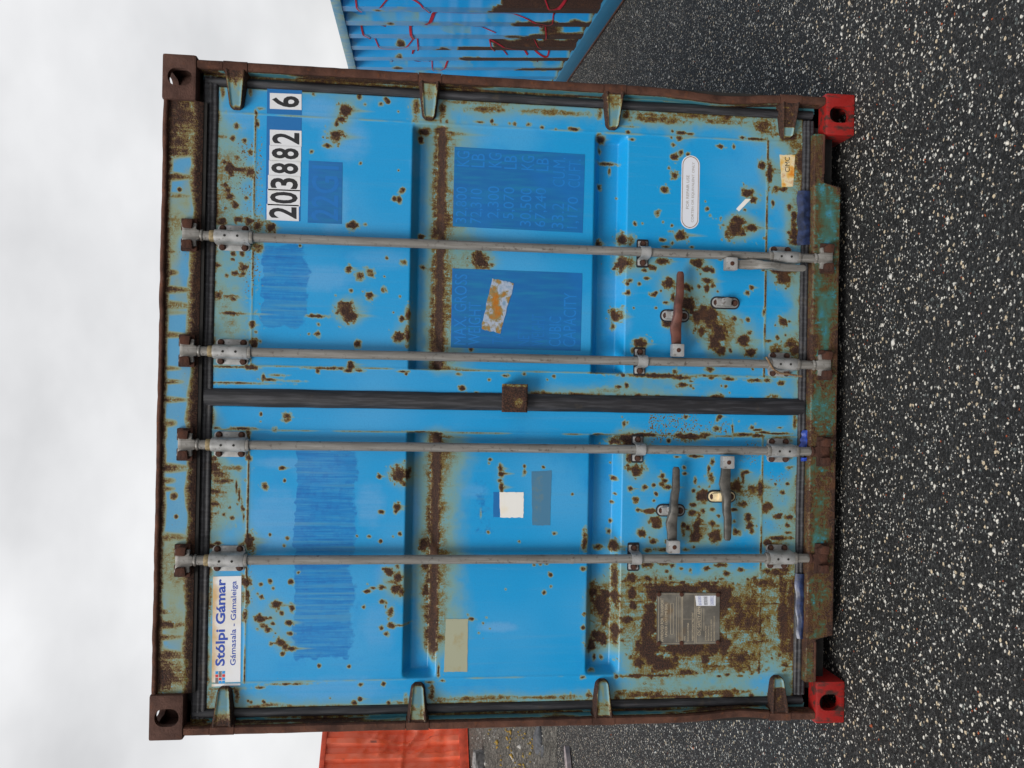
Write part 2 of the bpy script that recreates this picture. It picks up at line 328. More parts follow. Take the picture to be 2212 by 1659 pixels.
def text_mesh(txt, x0, x1, z0, z1, Y, mat, bold=0.0, name='lettering', shear=None):
    cu = bpy.data.curves.new('t', 'FONT'); cu.body = txt; cu.size = 1; cu.offset = bold; cu.resolution_u = 3; cu.fill_mode = 'FRONT'
    to = bpy.data.objects.new('t', cu); col.objects.link(to)
    dg = bpy.context.evaluated_depsgraph_get(); me = bpy.data.meshes.new_from_object(to.evaluated_get(dg))
    bpy.data.objects.remove(to); bpy.data.curves.remove(cu)
    n = len(me.vertices); c = np.zeros(n * 3, np.float32); me.vertices.foreach_get('co', c); c = c.reshape(-1, 3)
    lo = c.min(0); hi = c.max(0); u = (c[:, 0] - lo[0]) / (hi[0] - lo[0]); w = (c[:, 1] - lo[1]) / max(hi[1] - lo[1], 1e-6)
    if shear is not None:                                    # fit a slanted box: shear = (corner function)
        X, Z = shear(u, w)
    else: X = x0 + u * (x1 - x0); Z = z0 + w * (z1 - z0)
    o = np.stack([X, np.full(n, Y), Z], 1); me.vertices.foreach_set('co', o.reshape(-1).astype(np.float32)); me.update()
    me.materials.clear(); me.materials.append(mat); me.name = name
    return me

# ------------------------------------------------------------------ ground
def hgt(X, Y):
    X = np.asarray(X, float); Y = np.asarray(Y, float)
    h = -0.14 * sstep(1.6, 3.2, X) * sstep(0.0, 3.5, Y)
    h = h + 0.47 * sstep(5.6, 11.3, Y - 0.25 * (X + 4)) * sstep(2.5, -3.0, X)
    return h
s = NT('asphalt_chippings'); co = s.coord()
def chips(scale, lo, seed):
    v = s.n('TexVoronoi', feature='F1'); v.inputs['Scale'].default_value = scale; v.inputs['Randomness'].default_value = 1
    mp2 = s.n('Mapping'); mp2.inputs['Location'].default_value = (seed, seed * 1.7, 0); s.t.links.new(co, mp2.inputs[0])
    wn = s.n('TexNoise'); wn.inputs['Scale'].default_value = scale * 1.3; s.t.links.new(mp2.outputs[0], wn.inputs['Vector'])
    ad = s.n('VectorMath', operation='MULTIPLY_ADD'); s.t.links.new(wn.outputs['Color'], ad.inputs[0]); ad.inputs[1].default_value = (0.7 / scale,) * 3; s.t.links.new(mp2.outputs[0], ad.inputs[2])
    s.t.links.new(ad.outputs[0], v.inputs['Vector'])
    sp = s.n('SeparateColor'); s.t.links.new(v.outputs['Color'], sp.inputs[0])
    return v.outputs['Distance'], sp.outputs[0], sp.outputs[1], sp.outputs[2]
d1, r1, g1, bb1 = chips(150, 0, 0.0); d2, r2, g2, bb2 = chips(80, 0, 3.1)
big = s.noise(0.6, 3, 0.5, co); mid = s.noise(6, 4, 0.6, co)
k = s.ramp(r1, [(0.0, 0.004), (0.35, 0.009), (0.62, 0.018), (0.88, 0.042)])
light = s.ramp(g1, [(0.0, (0.40, 0.39, 0.36)), (0.30, (0.58, 0.55, 0.49)), (0.52, (0.36, 0.29, 0.21)), (0.68, (0.15, 0.16, 0.15)), (0.90, (0.55, 0.52, 0.46)), (0.985, (0.26, 0.05, 0.013))], 'CONSTANT')
on1 = s.math('MULTIPLY', s.rng(s.math('ADD', r1, s.math('MULTIPLY', s.math('SUBTRACT', mid, 0.5), 0.30)), 0.880, 0.890), s.rng(d1, 0.62, 0.42))
k = s.mix(on1, k, light)
light2 = s.ramp(g2, [(0.0, (0.66, 0.63, 0.56)), (0.45, (0.55, 0.45, 0.31)), (0.75, (0.10, 0.115, 0.11)), (0.93, (0.045, 0.045, 0.05))], 'CONSTANT')
on2 = s.math('MULTIPLY', s.rng(r2, 0.925, 0.93), s.rng(d2, 0.60, 0.42)); k = s.mix(on2, k, light2); k = s.mix(s.rng(big, 0.48, 0.75, 0, 0.18), k, (0.045, 0.044, 0.043)); k = s.mix(s.rng(s.noise(2.3, 4, 0.6, co), 0.55, 0.75, 0, 0.45), k, (0.010, 0.010, 0.011))
s.bump(s.math('ADD', d1, s.math('MULTIPLY', d2, 1.4)), 0.8, 0.006); M['asphalt'] = s.fin(k, 0.82, 0, 0.28)
s = NT('rough_gravel'); co = s.coord(); d1, r1, g1, bb1 = chips(26, 0, 1.0); d2, r2, g2, bb2 = chips(60, 0, 2.0)
k = s.ramp(r1, [(0.0, (0.045, 0.042, 0.038)), (0.5, (0.12, 0.112, 0.10)), (0.85, (0.21, 0.195, 0.17)), (1.0, (0.32, 0.30, 0.26))])
k2 = s.ramp(r2, [(0.0, (0.03, 0.027, 0.025)), (0.6, (0.08, 0.075, 0.065)), (0.95, (0.30, 0.28, 0.24))]); k = s.mix(0.5, k, k2)
k = s.mix(s.rng(s.noise(3.2, 5, 0.65, co), 0.62, 0.72, 0, 0.5), k, (0.20, 0.14, 0.045))
s.bump(s.math('ADD', d1, d2), 1.0, 0.03); M['gravel'] = s.fin(k, 0.9, 0, 0.2)
xs = np.unique(np.concatenate([np.linspace(-400, -12, 14), np.linspace(-12, 8, 81), np.linspace(8, 400, 14)]))
ys = np.unique(np.concatenate([np.linspace(-60, -5, 8), np.linspace(-5, 20, 101), np.linspace(20, 600, 16)]))
GX, GY = np.meshgrid(xs, ys); g = grid('ground', np.stack([GX, GY, hgt(GX, GY)], -1), M['asphalt']); tag(g, kind='structure')
# the stony bank behind on the left
bx = np.linspace(-60, 2.5, 251); by = np.linspace(0, 1, 121)
BX, BT = np.meshgrid(bx, by); edge = 6.35 + 0.25 * (BX + 4) * 0.25 + 0.5 * (fnoise(BX * 0.7, BX * 0 + 3, 5) - 0.5)
BY = edge + BT ** 1.6 * 30
bz = hgt(BX, BY) + 0.004 + sstep(0, 0.06, BT) * (0.05 * fnoise(BX * 1.5, BY * 1.5, 9) + 0.035 * fnoise(BX * 6, BY * 6, 12))
tag(grid('gravel_bank', np.stack([BX, BY, bz], -1), M['gravel']), kind='structure')

# ================================================================== the container with the doors
box = thing('shipping_container', 'rusty blue container with closed double doors, grey locking bars and red lower corners', 'container')
YD = 0.052                                     # the door skin lies this far behind the corner castings
# --- corrosion, read off the photograph in close-ups: (corner of the close-up), then (x, y, rx[, ry[, depth]]) at 5.04 close-up px a picture px
SPOTS = [
((560,180),[(1025,875,38),(985,1005,30),(1115,1035,22),(1250,845,22,35),(2100,980,60),(2190,690,40),(2170,810,45,25),(2020,1090,40,20),(1845,1150,20),(1865,530,18),(940,1330,60,80),(1050,1350,90,28),(890,1270,40,30),(1180,1380,50,40),(1030,1220,35),(1180,1160,30),(905,1520,35),(950,1640,40),(930,1560,30),(860,990,80,30,.45),(840,1190,30,90,.45),(1180,500,25,60,.5),(880,520,30,90,.45),(1290,685,40,15,.6),(1240,740,18,40,.7)]),
((560,700),[(945,205,28),(1010,300,35),(900,330,25),(1040,455,55,30),(870,470,50,40),(1135,215,22),(1160,470,50,40),(1390,540,55),(930,130,40),(1260,520,60,80,.7),(1250,760,60,60,.6),(990,830,30),(1090,830,35),(980,885,20),(1105,980,45,50),(920,1065,25),(1010,1040,35,20),(1100,1050,30),(990,1320,35,25),(820,950,50,25,.7),(830,1280,60,70,.7),(930,1290,130,18,.62),(980,1475,110,22),(1195,1605,30,40),(1900,1505,70,13),(1920,1600,18),(1720,740,18),(1000,1200,150,100,.22),(900,1400,120,60,.3)]),
((1260,700),[(345,515,50,38),(495,505,15),(860,240,25,40),(805,228,25),(900,130,25),(1095,620,28,30),(310,995,35),(440,1070,45,55),(540,1035,45,45),(690,1220,32),(545,1285,42),(340,1230,15),(725,872,15),(910,920,40,30,.6),(1125,958,25),(270,1440,95,85),(330,1510,100,70),(1750,900,95,95),(1605,872,18),(960,1500,30,90,.75),(890,1530,25),(800,1465,12),(170,1280,12),(700,1075,8),(870,1290,10)]),
((1260,180),[(285,690,60),(240,800,40,25),(180,850,28),(165,980,65),(80,1090,40,20),(430,555,28),(665,635,22,25),(715,580,20),(745,610,18),(490,640,15),(855,718,10),(1940,708,25),(440,1280,14),(855,1355,10),(880,1590,25),(1870,825,20),(1740,830,40,12),(1900,858,30,10),(2060,845,14),(2120,855,18),(1100,980,25,35),(1140,905,60,25),(1380,830,25),(1050,680,50,150,.5),(1340,690,50,120,.55),(1500,615,200,30,.45),(1850,640,400,16,.36),(1200,810,160,20,.4)]),
((1960,180),[(340,855,28,20),(480,885,22),(630,912,14),(840,910,50,18),(1420,940,22),(1460,1020,28,15),(1140,1000,50,30),(1130,1110,25,35),(1210,1250,90,18,.7),(1250,1330,18,50,.7),(1125,1510,28),(1325,1630,10),(1900,930,15),(1890,1000,14),(1980,1005,30,20),(2000,950,50,15),(2090,960,40,12),(1910,1080,22),(1920,1210,45,35),(1995,1170,30,40),(2070,1190,20),(1920,1410,40,35),(1815,1570,42,38),(1830,1510,10),(1865,1330,12),(1650,750,260,36,.5),(2100,765,300,36,.47),(1110,720,35,80,.5),(1400,740,45,70,.62),(1420,880,120,12,.4)]),
((1960,700),[(1325,195,10),(1740,390,32,38),(1490,495,20),(1575,495,12),(1800,480,14),(1895,520,16),(1990,630,60,42),(1800,680,28,18),(1895,710,22,22),(2110,755,18,10),(1840,750,30,10),(1120,700,45,35),(1370,660,50,60),(1365,920,50,110),(1440,690,50,60,.6),(1440,920,60,80,.6),(1780,910,85,35),(2190,920,50,60),(1600,1010,40,20),(1690,980,45,30),(1655,965,25),(1420,1250,28),(1440,1120,35,20),(1540,1150,25),(1415,1155,20),(1620,1095,25,15),(1870,1150,70,60),(2050,1180,50,30),(1690,1275,35,22),(1725,1250,18),(1775,1230,12),(1910,1300,25,45),(2080,1215,20),(2115,1200,18),(2195,1185,22),(1825,1360,30,18),(2070,1380,85,65),(1725,1415,14),(1480,1418,10),(1310,1500,50,65),(1290,1610,30,45,.7),(1845,1590,60,50),(2170,1530,60,90)]),
((2660,280),[(490,820,40,25),(635,830,14,20),(0,930,40,15),(730,725,35,20),(860,740,100,12),(945,1020,45,50),(1020,1100,35,140),(790,1330,70,50),(845,1400,45,45),(755,1515,18),(350,1500,20,22),(1235,1480,30,45),(1290,1590,30,60),(1060,1440,18,35),(1090,1290,40,60,.6),(1370,1000,90,260,.85),(1300,800,120,80,.42),(1180,1290,50,40),(325,1420,12),(375,1570,12),(5,1140,20),(1220,720,120,50,.8),(1080,580,35,120,.5),(400,480,500,26,.5),(560,500,60,60,.7),(1420,500,60,300,.85)]),
((2660,800),[(660,280,120,100),(830,265,70,40),(700,200,90,50),(50,345,60,40),(240,640,65,38),(340,720,60,35),(400,735,30),(275,770,15),(340,845,50,35),(340,930,40,45),(405,900,25,35),(260,905,18),(135,935,20),(178,925,15),(460,962,15),(85,890,30),(830,918,25),(785,975,24),(180,480,15),(485,610,25,15),(1180,800,75,90),(1160,740,150,40),(1200,930,12),(130,1100,90,65),(350,1220,150,110),(470,1370,110,70),(480,1450,100,60),(430,1520,80,80),(285,1400,40,70),(500,1600,50,60),(595,1600,25),(640,1255,35,35),(790,1265,28),(735,1500,75,55),(810,1410,38,28),(810,1620,70,50),(1160,1290,50,55),(1240,1290,20,12),(1105,1460,25,30),(1195,1440,15),(1015,1500,30,15),(960,1190,18,50),(1290,330,50,120),(1290,420,60,40),(1230,320,30,25),(965,380,12),(1250,1530,80,60,.8),(1300,1600,60,60),(1100,1600,100,50,.7),(310,1020,15),(500,1300,250,60,.42)]),
((560,1300),[(1000,575,260,9,.75),(1320,510,18,35),(1390,540,60,9),(1460,490,60,10,.6),(1650,555,120,10,.4),(1910,40,25),(1815,40,10),(1235,20,15),(1285,120,15),(1220,130,40,60,.8),(1190,400,50,25),(950,400,200,9,.75),(2010,415,130,9),(1910,445,18),(1290,915,14,18),(1290,995,8),(1575,935,45,30),(1565,980,40,16),(1440,1085,25,.5),(1090,1070,90,12),(800,1065,30,12),(1155,1110,30,50),(1525,1500,28,16),(780,1480,80,90,.8),(850,1570,130,60,.6),(960,1500,190,32,.46),(880,1640,130,30,.7),(1550,1640,12,18),(1160,1400,30)]),
((1260,1300),[(410,145,42,42),(860,80,60,52),(950,50,30,100,.8),(330,385,32,45),(310,440,40,18),(430,440,40,14),(130,415,70,8),(935,478,14),(900,450,40,8),(1550,630,30),(1590,690,18),(1700,690,22),(1510,480,40,18,.6),(1840,540,14),(1645,210,24,25),(2030,495,30,10),(865,1570,80,75),(955,1560,40,80,.8),(645,1590,24),(1850,1410,18),(1840,1450,15),(1960,1500,22,40),(1970,1565,28,35),(1960,1640,25,25),(1120,1110,100,9,.8)]),
((1960,1300),[(1550,150,70,50),(1470,220,30,40,.5),(1360,490,30,25),(1700,495,350,20),(1930,450,32,30),(2010,595,55,25),(1405,600,28,35),(1320,620,30,15),(2100,605,20),(615,500,18),(540,540,12),(290,480,18),(80,497,20,10),(1375,1020,18,28),(1410,1010,10,16),(1355,945,8),(1300,1220,60,40),(1420,1190,110,70),(1520,1150,60,40),(1440,1250,140,20),(1500,1530,75,70),(1440,1400,40,60,.8),(1090,1135,40,12),(30,1510,28,38),(290,1480,18),(290,1550,20,35),(495,1490,18),(1290,1620,28,25),(1258,1455,12),(1790,1590,38,35),(1810,1640,40,30),(2030,1495,20),(2040,1560,22,20),(2150,1640,14,20),(1865,1205,25),(1650,1140,70,15),(2090,1160,120,35),(1950,1380,30,10),(800,705,460,32,.5),(1600,722,420,26,.5),(450,690,140,30,.52),(910,730,60,20,.75),(1240,740,60,15,.75),(1520,720,60,30,.75),(1750,735,50,18,.75),(1200,660,300,50,.3)]),
((2660,1400),[(370,150,50,30),(60,240,90,20),(385,240,35,14),(575,255,55,14),(870,270,80,16),(1000,270,40,20),(80,315,55,25),(165,280,18,8),(195,355,12),(500,330,14),(545,335,18),(1160,300,35,28),(780,232,12),(845,150,12),(440,460,90,40,.8),(835,480,35,30,.7),(1070,460,80,40,.7),(590,405,8),(480,665,30,20),(455,700,18,25),(110,670,25),(615,765,15,10),(620,810,6,50),(830,780,20),(880,810,50,10),(950,835,60,9),(1080,850,110,8),(1135,787,25,8),(690,718,8),(870,745,10),(180,880,150,25),(40,870,50,25),(330,860,60,18),(750,860,110,12),(900,870,60,20),(450,800,40,30),(400,1160,25,40),(360,1230,18,40),(385,1340,42,50),(95,1220,22),(100,1285,25,15),(215,1360,15,30),(195,1470,18),(260,1430,12),(290,1520,60,70),(190,1630,30,28),(205,1095,55,12),(730,1290,25,50),(770,1270,45,20),(735,1360,15,60),(660,1430,75,60),(850,1440,120,40,.6),(800,1500,150,60,.5),(720,1620,70,40,.7),(920,1450,30,120),(1160,1490,35,25),(1215,1400,25,20),(1085,1400,18),(1000,1640,80,40),(1240,1060,60,60,.6),(1250,1220,60,20,.6),(1300,720,30,100,.6),(1130,920,180,40,.5)]),
((560,1900),[(1335,40,38),(1035,235,14),(950,270,20),(850,270,10),(800,335,15),(885,350,14),(978,385,25),(1100,295,16),(1025,40,8,60),(1055,140,8,60),(1085,240,8,60),(1105,370,8,50),(780,100,60,35,.8),(870,110,60,20,.5),(790,235,50,30,.7),(820,660,35,22),(770,690,30,15),(1160,640,50,90),(1090,690,40,40),(1210,740,35,50),(1130,1080,50,60,.8),(1150,1250,20,90,.7),(1120,1450,25,80,.7),(1390,568,14),(1580,605,18),(1545,690,12),(1398,1075,22),(1290,1107,18),(1425,1152,18),(1620,1080,32),(1300,1245,20),(1260,1210,12),(1455,1330,48),(1520,1420,28),(1630,1370,28,40),(1285,1480,50,38),(1398,1475,16),(1420,1535,18),(1590,1525,40,30),(1310,1560,32),(1350,1570,20),(1365,1610,30,25),(1255,1595,14),(1610,1645,25,18),(1450,1640,12),(1700,980,12),(740,1300,22,330,.5),(1100,1250,30,120,.4)]),
((1260,1900),[(835,270,42),(820,315,20),(665,318,32,20),(535,585,18),(660,638,24),(868,555,25),(795,585,10),(400,580,10),(755,970,55,50),(845,920,30),(850,1030,50),(820,1160,60,60),(880,1190,40,50,.8),(670,1140,45,22),(515,1185,35,18),(580,1150,40,12),(515,1105,8),(675,1295,35,25),(720,1310,20),(715,1350,10,20),(770,1410,40,50),(475,1357,20),(785,1560,42,26),(850,1558,60,6),(670,1585,24),(715,1645,22),(1970,50,20,60),(1610,1440,14),(1650,1485,30,15),(1815,1470,10),(2020,1160,10),(1775,1530,10),(1850,1590,8),(1730,1640,8),(2170,640,10),(1130,700,60,80),(1150,930,40,70),(1150,1200,40,90,.8),(1750,340,10,45,.5),(1830,540,25,25,.45),(800,1080,100,40,.45)]),
((1960,1900),[(40,50,25,60),(815,128,14),(615,555,20,14),(235,640,12),(575,1010,20),(558,978,8),(578,1130,14),(503,1195,16),(465,885,20),(395,898,15),(530,885,20,12),(945,640,30,110,.85),(930,940,35,30),(925,1585,18),(1300,135,16),(1270,228,18),(1260,438,14,20),(1245,555,25,30),(1290,700,50,60),(1290,1050,28,200,.85),(1290,1250,40,80),(1290,1620,40,80),(1120,730,70,30,.6),(1440,65,28),(1600,50,32),(1700,25,25),(1790,20,45,35),(1855,50,50,30),(2130,90,22,22),(2190,150,35,60),(1725,128,20),(1700,195,16),(1505,195,36),(1525,298,24),(1650,315,65,22),(1725,410,65,45),(1720,470,50,40),(2130,245,35,28),(2115,330,50,40),(1565,545,50,40),(1655,600,14),(1690,640,40,30),(1835,640,25),(2020,470,35,30),(2070,490,30),(2020,560,20,40),(2170,460,45,90),(2150,600,60,60),(2130,700,25,20),(1630,735,45,25),(1790,730,100,20,.7),(2040,730,25,15),(1640,890,70,40,.75),(1810,880,80,30,.7),(1900,905,30,22),(1460,1040,65,55),(1630,1045,50,38),(1540,1060,60,30,.6),(1735,960,30,20,.6),(1840,965,22),(1880,1030,18),(1720,1040,18),(1900,1090,90,18,.6),(2010,1090,40,16),(1460,1210,60,80),(1465,1330,50,60),(1530,1300,120,18,.5),(1520,1350,100,14,.5),(1410,1490,55,42),(1500,1495,110,16,.5),(1490,1540,10),(1605,1440,20),(1060,1220,60,90),(1150,1350,140,150),(1200,1500,50,110),(1220,1250,60,60),(1740,1160,80,60),(1960,1160,250,50),(1690,1250,60,100),(1640,1430,60,60),(1620,1550,60,100),(2200,1100,30,40),(1380,1100,120,260,.24)]),
((2660,2000),[(300,840,60,40),(400,880,120,60),(520,930,110,100),(100,890,150,50),(340,820,60,25),(580,1060,90,50,.75),(620,1000,200,120,.55),(750,1130,300,160,.62),(800,1330,330,80,.58),(900,1450,280,50,.55),(620,1250,180,120,.6),(350,1570,300,60,.6),(740,1210,45,40),(500,1450,70,50),(1260,1050,65,360,.8),(1100,700,130,50,.8),(1190,850,90,160,.6),(70,1540,100,70),(420,1540,80,50),(320,1620,60,40),(200,45,45,35),(300,30,28),(400,20,35,30),(470,90,20),(230,230,45,140),(215,340,60,45),(195,425,25,20),(90,180,30),(130,205,25,30),(85,270,28,50),(400,170,35,30),(445,305,65,80),(455,195,35,15),(665,265,42,35),(790,120,40,60),(810,190,45,45),(830,255,30),(640,145,20),(1215,185,30),(1240,100,60,25),(1235,270,45,12),(1120,330,130,25),(1000,370,50,40),(1100,400,140,60,.46),(335,660,35,25),(490,620,60,25),(555,715,50,30),(710,675,35,22),(790,780,20),(625,825,18),(60,660,30,20,.6),(160,675,18),(640,20,40,20),(110,455,35,12),(980,40,60,30,.6),(1110,90,50,30),(1000,690,50,25),(1050,790,30,25),(965,850,20),(1015,880,15),(1080,1040,160,14,.65),(700,1060,180,14,.6)]),
((560,2350),[(1510,500,55,42),(1560,540,45,35),(1620,565,50,20),(1405,512,20),(1525,620,22),(1600,400,25,20),(1280,990,35,12),(1925,752,18),(1600,1185,35,20,.6),(1400,1175,130,28,.5),(1250,1200,130,24,.5),(1150,1130,15),(1185,1145,15),(1320,1140,20),(1430,950,25,8),(1620,948,100,6),(740,1100,60,130,.45),(1030,1080,30,120,.5),(880,1000,200,14,.5)]),
((1260,2424),[(315,555,20),(690,743,22),(440,750,20,14),(437,910,24),(375,950,25),(750,950,20),(110,900,8),(850,950,80,20,.5),(1330,708,25,12),(1195,725,28,8),(1265,330,20,8),(1210,880,40,60,.62),(1300,920,90,40,.5),(1700,910,550,26,.42),(1220,830,30,100,.5),(940,920,30,60,.6),(1290,590,8,60)]),
((1960,2424),[(925,670,28,20),(1290,660,25),(925,135,18),(990,870,40,40,.8),(715,900,20,18),(400,890,500,22,.4),(1020,610,30,10),(1040,350,60,90),(1180,300,50,90),(1110,250,60,60),(1080,500,20,40),(1155,495,25,30),(1290,200,30,130),(1340,150,80,30,.6),(1350,270,50,20,.6),(1500,45,80,15,.5),(1600,180,60,130),(1640,400,80,100),(1700,480,150,80),(1540,510,80,50),(1750,560,100,60),(1900,500,120,80,.75),(2000,400,80,50,.85),(2000,480,150,60,.5),(1500,655,130,18),(1750,650,200,16),(2050,625,150,22,.8),(1350,840,120,36,.5),(1500,870,100,36,.7),(1750,880,150,36,.75),(2000,890,200,30,.75),(2200,860,40,50,.8),(1300,900,50,40,.65)]),
((2660,2424),[(320,490,50,40),(720,470,65,60),(440,350,60,60),(80,370,80,60),(400,430,20),(565,410,20),(0,470,50,40),(1050,465,15),(1130,430,30,50),(480,660,30,12),(700,655,40,12),(270,855,60,40,.8),(560,880,120,36,.62),(830,870,40,30,.7),(100,610,150,18,.8),(560,640,40,12),(1210,540,35,25,.7),(1260,300,55,280,.8),(350,350,350,120,.6),(700,180,300,40,.55),(900,60,300,40,.5),(0,880,300,26,.7)]),
]
SPOTS.append(((0, 0), [(a / .19841, b / .19841, c / .19841, d / .19841, e) for a, b, c, d, e in [(1425,1275,40,18,1),(1490,1272,50,12,.95),(1560,1300,25,40,.95),(1405,1330,16,60,.95),(1400,1400,30,40,1),(1480,1402,70,16,.95),(1560,1390,25,25,.9),(1610,1340,60,60,.66),(1620,1300,50,30,.62),(1600,1420,60,30,.62),(1692,1340,14,90,.95),(1650,1260,50,14,.7),(1440,1435,30,16,.9),(1540,1440,40,12,.6),(1690,1230,20,30,.7),
 (1050,236,60,9,.5),(1200,243,100,8,.45),(1420,258,80,9,.55),(1560,262,70,9,.5),(1650,275,30,20,.6),(1050,1508,90,6,.5),(1200,1506,60,6,.5),(1400,1500,60,9,.65),(1550,1496,80,8,.65),(500,700,35,60,.28),(490,350,40,80,.26),(480,1090,30,60,.26)]]))
SPECK = [((560,180),1000,1340,1000,1659,.85),((560,180),830,1200,1350,1659,.6),((560,700),1080,1340,0,1300,.75),((560,700),830,1190,780,1150,.35),((560,700),1220,1330,1300,1659,.4),((1260,700),1200,1270,0,1650,.9),
 ((1960,1300),1610,2212,900,1240,.95),((2660,1400),0,600,690,880,.95),((2660,1400),600,920,740,880,.5),((2660,1400),690,920,900,1200,.85),((2660,1400),600,920,1400,1659,.7),((2660,1400),960,1290,1210,1659,.6),((2660,2000),940,1280,0,320,.6),((2660,2000),600,900,380,500,.45),
 ((560,1900),1090,1230,560,1500,.7),((560,2350),1090,1160,0,960,.7),((560,1300),760,1150,380,430,.5),((560,2350),1130,1500,1120,1200,.4),((1960,1900),1700,2212,920,1110,.45),((1260,1900),1130,1200,0,1600,.6)]
def view(t, zx, zy): return t[0] / 1.82278 + zx * 0.19841, t[1] / 1.82278 + zy * 0.19841
def blur(A, n):
    for ax_ in (0, 1):
        p = [(0, 0), (0, 0)]; p[ax_] = (n + 1, n); c = np.cumsum(np.pad(A, p, 'edge'), axis=ax_)
        A = (c[2 * n + 1:] - c[:-2 * n - 1]) / (2 * n + 1) if ax_ == 0 else (c[:, 2 * n + 1:] - c[:, :-2 * n - 1]) / (2 * n + 1)
    return A
def corrosion(X, Z, Y=YD):
    """fields over door points X, Z (arrays)"""
    F = np.zeros_like(X); S = np.zeros_like(X)
    wa = fnoise(X * 45, Z * 45, 21, 3); wb = fnoise(X * 130, Z * 130, 31, 2); wc = vnoise(X * 220, Z * 7, 41)
    xs_, zs_ = X[0], Z[:, 0]; q = 0.19841 * MM
    for t, lst in SPOTS:
        for sp in lst:
            zx, zy, rx = sp[:3]; ry = sp[3] if len(sp) > 3 and sp[3] > 1 else rx; pk = sp[4] if len(sp) > 4 else (sp[3] if len(sp) == 4 and sp[3] <= 1 else 1.0)
            cx, cz = at(*view(t, zx, zy), Y); kk = .84 + .12 * min(1, rx / 60); rz, rxx = max(rx * q * kk, 0.0016), max(ry * q * kk, 0.0016); pk = pk * (.82 if max(rx, ry) < 16 else 1) * (.66 + .34 * ((zx * 13 + zy * 7) % 17) / 16 if rx < 46 and ry < 60 else 1)
            big = max(rz, rxx); h = 0.0055 + 0.62 * min(rz, rxx); ext = 1 + h / min(rz, rxx)
            i0, i1 = np.searchsorted(zs_, [cz - rz * (ext + .8) - big * 3, cz + rz * (ext + .8)]); j0, j1 = np.searchsorted(xs_, [cx - rxx * (ext + .8), cx + rxx * (ext + .8)])
            if i1 <= i0 or j1 <= j0: continue
            w = np.s_[i0:i1, j0:j1]; dx = (X[w] - cx) / rxx; dz = (Z[w] - cz) / rz
            d = np.hypot(dx, dz); ir = min(1.0, 0.006 / min(rz, rxx)) ; d = d * (1 + (wa[w] - .5) * 1.25 * (1 - .5 * ir) + (wb[w] - .5) * 0.8)
            f = np.where(d < 1, 1 - 0.54 * d ** 1.5, 0.46 * (1 - np.minimum((d - 1) / (ext - 1), 1)) ** 1.6)
            f = np.clip(f, 0, 1) * pk
            if pk > .9 and rx * 1.0 > 22:                     # run-down below the spot
                L = big * (1.8 + 3.0 * ((zx * 7 + zy * 3) % 10) / 10)
                tl = 0.50 * np.exp(-np.clip(-(Z[w] - cz), 0, 9) / L) * np.exp(-(dx / .75) ** 2) * (0.55 + .9 * wc[w]) * (Z[w] < cz)
                f = np.maximum(f, tl)
            F[w] = np.maximum(F[w], f)
    for t, a, b, c, d_, k in SPECK:
        x0, z1 = at(*view(t, a, d_), Y); x1, z0 = at(*view(t, b, c), Y)
        m = sstep(x0 - .012, x0 + .02, X) * sstep(x1 + .012, x1 - .02, X) * sstep(z0 - .012, z0 + .02, Z) * sstep(z1 + .012, z1 - .02, Z)
        S = np.maximum(S, k * m * (0.55 + 0.9 * (wa - .1)))
    ax = np.abs(X)
    # lower lip of the upper groove: a solid band of rust, running down the sheet
    inp = sstep(.112, .120, ax) * sstep(1.03, 1.02, ax); Lw = np.where(X < 0, sstep(-1.0, -.90, X) * .95 + .05, 1.0)
    zc = 1.593 + .004 * (wa - .5)
    F = np.maximum(F, inp * Lw * np.clip(1.1 - np.abs(Z - zc) / (.017 + .010 * (wa - .5)) * .6, 0, 1))
    F = np.maximum(F, inp * Lw * .52 * sstep(1.645, 1.61, Z) * sstep(1.56, 1.60, Z) * (.55 + .9 * wa))
    run = vnoise(X * 26, X * 0 + 5, 51) * .7 + vnoise(X * 90, X * 0 + 2, 52) * .5
    dep = np.clip(1.582 - Z, 0, 9)
    F = np.maximum(F, inp * (Z < 1.582) * Lw * np.clip(.62 * run, 0, .55) * np.exp(-dep / (.012 + .085 * run ** 2)) * 1.0)
    F = np.maximum(F, inp * (Z < 1.582) * Lw * (.17 + .06 * run) * np.exp(-(dep / (.10 + .12 * vnoise(X * 5, X * 0, 53))) ** 2))
    # weld beads rust along their length
    def line(dist, k): return np.clip(k * (1.25 * fnoise(X * 14 + k, Z * 14, 61) - .15), 0, .8) * np.clip(1.15 - dist / .0048, 0, 1)
    pz = sstep(.32, .33, Z) * sstep(2.28, 2.27, Z); px = sstep(.11, .115, ax) * sstep(1.04, 1.035, ax)
    F = np.maximum(F, line(np.abs(Z - 2.273), 1.0) * px); F = np.maximum(F, line(np.abs(Z - .328), 1.15) * px)
    F = np.maximum(F, line(np.abs(ax - 1.034), .4)); F = np.maximum(F, line(np.abs(ax - .117), .55))
    # perimeter under the seal
    F = np.maximum(F, .60 * np.exp(-(1.127 - ax) / .010) * fnoise(X * 5, Z * 5, 71) * 1.3)
    F = np.maximum(F, .75 * np.exp(-(2.405 - Z) / .016) * np.clip(fnoise(X * 16, Z * 3, 72) * 1.6 - .35, 0, 1))
    F = np.maximum(F, .75 * np.exp(-(Z - .187) / .010) * np.clip(fnoise(X * 10, Z * 3, 73) * 1.6 - .3, 0, 1))
    # rust water spreads: a pale stain round everything corroded
    B = blur(np.minimum(F, .8), 7); B = blur(B, 7); B2 = blur(blur(F, 18), 18)
    F = np.maximum(F, np.clip(.42 * B + .50 * B2 * (.6 + .8 * wa), 0, .33))
    # coats rolled over old lettering
    P = np.zeros_like(X)
